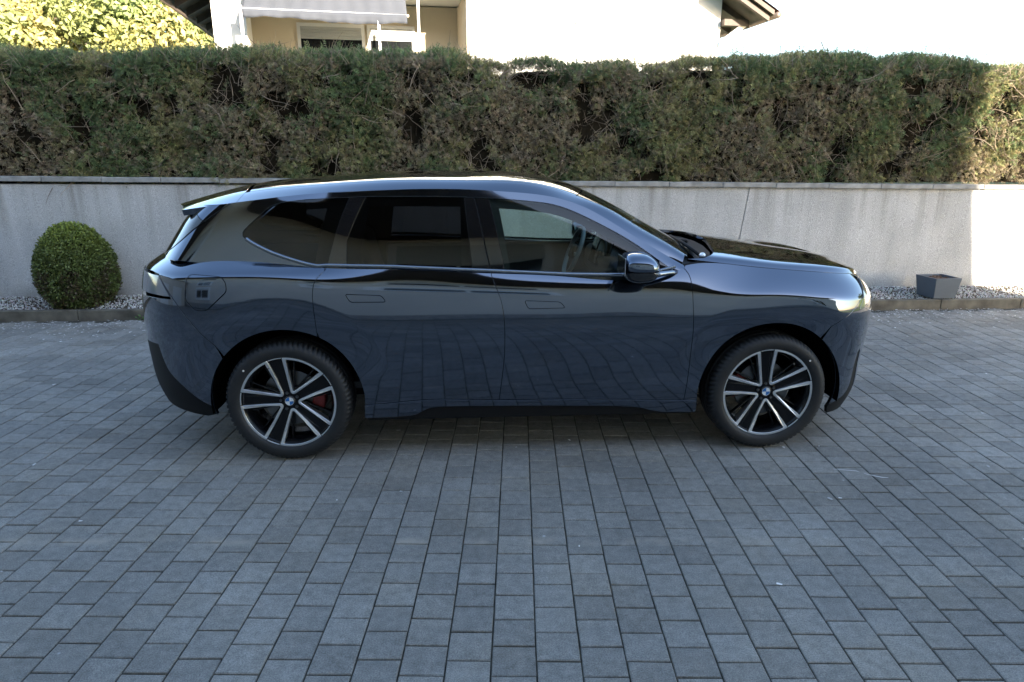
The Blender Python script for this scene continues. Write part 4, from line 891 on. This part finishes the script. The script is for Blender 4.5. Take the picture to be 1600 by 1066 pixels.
def make_wheel(mid):
    w = empty('wheel', (0, 0, 0), 0, car)
    # tyre with shoulder blocks
    nb = 76; per = 4; n = nb * per; V, F = [], []
    prof = [(.275, .096), (.279, .108), (.289, .119), (.300, .124), (.318, .1265), (.334, .1235), (.346, .117), (.355, .109), (.361, .100), (.3655, .088), (.368, .072), (.3685, .056), (.3605, .053), (.3605, .046), (.3690, .043), (.3695, .014), (.361, .011), (.361, .004), (.3695, 0)]
    prof = prof + [(r, -d) for r, d in prof[-2::-1]]; k = len(prof)
    for i in range(n):
        a = 2 * math.pi * i / n
        for j, (r, d) in enumerate(prof):
            jj = min(j, k - 1 - j); rec = 0
            if i % per == 0 and 6 <= jj <= 11: rec = (.004, .009, .012, .013, .013, .010)[jj - 6]
            aa = a + (.012 * (jj - 6) if 6 <= jj <= 18 else 0) * .6
            V.append(((r - rec) * math.cos(aa), -d, (r - rec) * math.sin(aa)))
    for i in range(n):
        for j in range(k - 1): F.append((i * k + j, ((i + 1) % n) * k + j, ((i + 1) % n) * k + j + 1, i * k + j + 1))
    ty = mesh_obj('tyre', V, F, M['rubber'], w, True)
    bm = bmesh.new()
    lathe('rim_barrel', [(.281, .100), (.2815, .1035), (.268, .106), (.264, .100), (.252, .085), (.238, .04), (.232, -.08), (.262, -.10)], M['rimblack'], w)
    lathe('brake_disc', [(.05, .012), (.172, .012), (.174, .009), (.174, -.012), (.05, -.012)], M['disc'], w, 64, False)
    lathe('hub', [(.0, .040), (.075, .040), (.085, .02), (.085, -.05)], M['rimblack'], w, 48)
    sp = bmesh.new(); fa = bmesh.new()
    R0 = .2670
    for i in range(5):
        g = mid + 36 + 72 * i                                     # a black spoke sits between two silver frames
        pL, pR = pol(R0, g + 9), pol(R0, g - 9); aL, aR = pol(.053, g + 24), pol(.053, g - 24)
        o = [pR, pol(R0, g - 3), pol(R0, g + 3), pL, pol(.16, g + 10.8), aL, pol(.02, g), aR, pol(.16, g - 10.8)]
        slab(sp, o, .035, lambda p: face_d(p) - .008)
        for s in (1, -1):                                         # narrow black rib behind each window
            q0, q1 = pol(.245, g + s * 21), pol(.075, g + s * 31); dd = (q1 - q0) / np.linalg.norm(q1 - q0); n2 = np.array([-dd[1], dd[0]]) * .005
            slab(sp, [q0 - n2, q0 + n2, q1 + n2, q1 - n2], .02, .050)
        m2 = mid + 72 * i
        slab(fa, [pol(R0, m2 + 27), pol(.16, m2 + 25.2), pol(.056, m2 + 14), pol(.049, m2 + 5), pol(.049, m2 - 5), pol(.056, m2 - 14), pol(.16, m2 - 25.2), pol(R0, m2 - 27), pol(R0, m2 - 22.6), pol(.16, m2 - 19.4), pol(.068, m2 - 4), pol(.068, m2 + 4), pol(.16, m2 + 19.4), pol(R0, m2 + 22.6)], .045, lambda p: face_d(p) + .0015)
        # rim arcs
        for a0, a1, wd_ in ((m2 - 27.0, m2 + 27.0, .0145), (m2 + 27.9, m2 + 44.1, .0075)):
            aa = np.linspace(a0, a1, 16); slab(fa, [pol(R0 + .0135, a) for a in aa] + [pol(R0 + .0135 - wd_, a) for a in aa[::-1]], .09, .107)
    slab(sp, [pol(.062, a) for a in np.arange(0, 360, 15)], .03, .073)
    bm_obj('spokes', sp, M['rimblack'], w, bevel=.003); bm_obj('machined_face', fa, M['alloy'], w, bevel=.0012, seg=1)
    for i in range(5):
        a = rad(mid + 72 * i + 36); bm = bmesh.new(); bmesh.ops.create_cone(bm, cap_ends=True, segments=6, radius1=.009, radius2=.009, depth=.02, matrix=Matrix.Translation((.052 * math.cos(a), -.072, .052 * math.sin(a))) @ Matrix.Rotation(rad(90), 4, 'X'))
        bm_obj('wheel_bolt', bm, M['disc'], w)
    # hub emblem: black ring, blue and white quarters
    lathe('hub_cap', [(.0, .0815), (.024, .0815), (.025, .083), (.031, .083), (.0335, .080), (.0335, .06)], M['gloss'], w, 48)
    lathe('emblem_ring', [(.0235, .0817), (.0238, .0832), (.0255, .0832), (.0258, .0817)], M['alloy'], w, 48)
    for i in range(4):
        bm = bmesh.new(); aa = np.linspace(90 * i + 1, 90 * i + 89, 10); slab(bm, [np.array([0., 0.])] + [pol(.0235, a) for a in aa], .0805, .0826); bm_obj('emblem_quarter', bm, M['blue'] if i % 2 else M['emwhite'], w)
    # valve, pale mark on the tyre
    bm = bmesh.new(); a = rad(115 if mid > 60 else 50); tube(bm, [(.246 * math.cos(a), -.07, .246 * math.sin(a)), (.232 * math.cos(a), -.10, .232 * math.sin(a))], .005, 8); bm_obj('valve', bm, M['disc'], w, True)
    bm = bmesh.new(); a = rad(138 if mid > 65 else 42); bmesh.ops.create_cone(bm, cap_ends=True, segments=10, radius1=.006, radius2=.006, depth=.003, matrix=Matrix.Translation((.312 * math.cos(a), -.1265, .312 * math.sin(a))) @ Matrix.Rotation(rad(90), 4, 'X')); bm_obj('tyre_mark', bm, M['petal'], w)
    return w
def caliper(w, ang):
    bm = bmesh.new(); aa = np.linspace(ang - 24, ang + 24, 12); slab(bm, [pol(.198, a) for a in aa] + [pol(.122, a) for a in aa[::-1]], -.05, .030); bm_obj('brake_caliper', bm, M['red'], w, bevel=.008)
wr = make_wheel(66); wr.location = (-1.4485, -.795, .369); caliper(wr, 2)
wf_ = make_wheel(60); wf_.location = (1.4485, -.795, .369); caliper(wf_, 172)
for src, x in ((wr, -1.4485), (wf_, 1.4485)):
    c = src.copy(); COL.objects.link(c); c.parent = car; c.location = (x, .795, .369); c.rotation_euler.z = math.pi
    for ch_ in list(src.children): d = ch_.copy(); COL.objects.link(d); d.parent = c
# ---- door mirrors
def sup(a, e): return math.copysign(abs(a) ** e, a)
for sd_ in (1, -1):
    mr_ = empty('door_mirror', (0, 0, 0), 0, car)
    def shell(z0, z1, m, name, full):
        bm = bmesh.new(); nu, nv = 40, 24; rows = []
        for j in range(nv + 1):
            ph = rad(-90 + 180 * j / nv); row = []
            for i in range(nu):
                th = 2 * math.pi * i / nu; cx_, sz = math.cos(ph), math.sin(ph)
                x = .104 * sup(cx_, .55) * sup(math.cos(th), .62); w = .125 * sup(cx_, .55) * sup(math.sin(th), .7); z = .082 * sup(sz, .75)
                # front (x+) rounded and lower, rear cut flat
                x *= 1.0 if x > 0 else .96; z *= (1 - .42 * max(0, x / .104) ** 2) if z > 0 else (1 - .15 * max(0, x / .104))
                if z > 0: z *= 1.0 - .18 * max(0, w / .125) ** 2
                row.append((x + .008 * z / .08 * -1, w, z))
            rows.append(row)
        for row in rows: pass
        vv = [[bm.verts.new((.582 + x, -(.995 + w) * sd_, 1.172 + max(z0, min(z1, z)))) for x, w, z in row] for row in rows]
        for a, b in zip(vv, vv[1:]):
            for i in range(nu):
                try: bm.faces.new([a[i], a[(i + 1) % nu], b[(i + 1) % nu], b[i]])
                except ValueError: pass
        bmesh.ops.remove_doubles(bm, verts=bm.verts, dist=.0004)
        return bm_obj(name, bm, m, mr_, True)
    shell(-.012, .2, M['chromepaint'], 'mirror_cap', 1); o = shell(-.2, -.016, M['gloss'], 'mirror_base', 0)
    bm = bmesh.new(); box(bm, (.482, -.995 * sd_, 1.185), (.006, .19, .10)); bm_obj('mirror_glass', bm, M['chrome'], mr_, bevel=.003)
    bm = bmesh.new(); tube(bm, [(.66, -.95 * sd_, 1.112), (.73, -.92 * sd_, 1.118), (.81, -.875 * sd_, 1.118), (.845, -.845 * sd_, 1.115)], [.020, .016, .013, .010], 10); bm_obj('mirror_arm', bm, M['strip'], mr_, True)
# ---- wipers
for pts in ([(1.04, -.66, 1.185), (1.00, -.45, 1.235), (.985, -.2, 1.252)], [(1.11, .05, 1.20), (1.07, -.30, 1.225), (1.05, .45, 1.22)][:2]):
    bm = bmesh.new(); tube(bm, pts, .010, 7); bm_obj('wiper', bm, M['black'], car, True)
bm = bmesh.new(); bmesh.ops.create_uvsphere(bm, u_segments=12, v_segments=8, radius=.022, matrix=Matrix.Translation((1.055, -.665, 1.182))); bm_obj('wiper_pivot', bm, M['alloy'], car, True)
# ---- interior
def rbox(name, c, s, m, rot=(0, 0, 0), bev=.04, parent=car):
    bm = bmesh.new(); box(bm, (0, 0, 0), s); o = bm_obj(name, bm, m, parent, bevel=bev, seg=3); o.location = c; o.rotation_euler = rot; o.data.shade_smooth(); return o
bx('cabin_floor', (-.3, 0, .42), (2.6, 1.5, .04), M['dash'], car)
for y in (-.38, .38):
    for x in (.05, -.85):
        s_ = empty('seat', (x, y, 0), 0, car)
        rbox('seat_cushion', (0, 0, .62), (.52, .50, .18), M['seat'], (0, rad(-6), 0), .06, s_); rbox('seat_back', (-.27, 0, .95), (.15, .48, .62), M['seat'], (0, rad(-14), 0), .06, s_); rbox('headrest', (-.375, 0, 1.30), (.10, .26, .17), M['seat'], (0, rad(-10), 0), .04, s_)
rbox('dashboard', (.80, 0, .98), (.50, 1.46, .20), M['dash'], (0, rad(6), 0), .06)
rbox('display_bracket', (.585, .14, 1.115), (.02, .42, .235), M['screen'], (0, rad(16), rad(6)), .012)
rbox('dash_top', (.93, 0, 1.10), (.40, 1.36, .06), M['dash'], (0, rad(8), 0), .03)
for y in (.80, -.80): rbox('door_card', (-.1, y, .80), (1.9, .05, .60), M['dash'], (0, 0, 0), .02)
sw = empty('steering_wheel', (.42, .38, 1.07), 0, car)
bm = bmesh.new(); R_ = .185; tube(bm, [(R_ * math.sin(a) * .36, R_ * 1.03 * math.cos(a), R_ * .93 * math.sin(a)) for a in np.linspace(0, 2 * math.pi, 49)], .017, 10, False); bm_obj('wheel_rim', bm, M['lightgrey'], sw, True)
rbox('wheel_boss', (0, 0, 0), (.05, .13, .11), M['dash'], (0, rad(20), 0), .02, sw)
for s_ in (-1, 1): rbox('spoke', (0, s_ * .11, -.01), (.02, .14, .03), M['lightgrey'], (0, 0, 0), .006, sw)
rbox('rear_view_mirror', (.50, 0, 1.43), (.03, .22, .06), M['black'], (0, rad(10), 0), .012)
# parcel area and far trim
rbox('luggage_floor', (-1.6, 0, .85), (.9, 1.3, .06), M['dash'], (0, 0, 0), .02); rbox('parcel_blind', (-1.55, 0, 1.10), (.8, 1.3, .03), M['dash'], (0, 0, 0), .01)
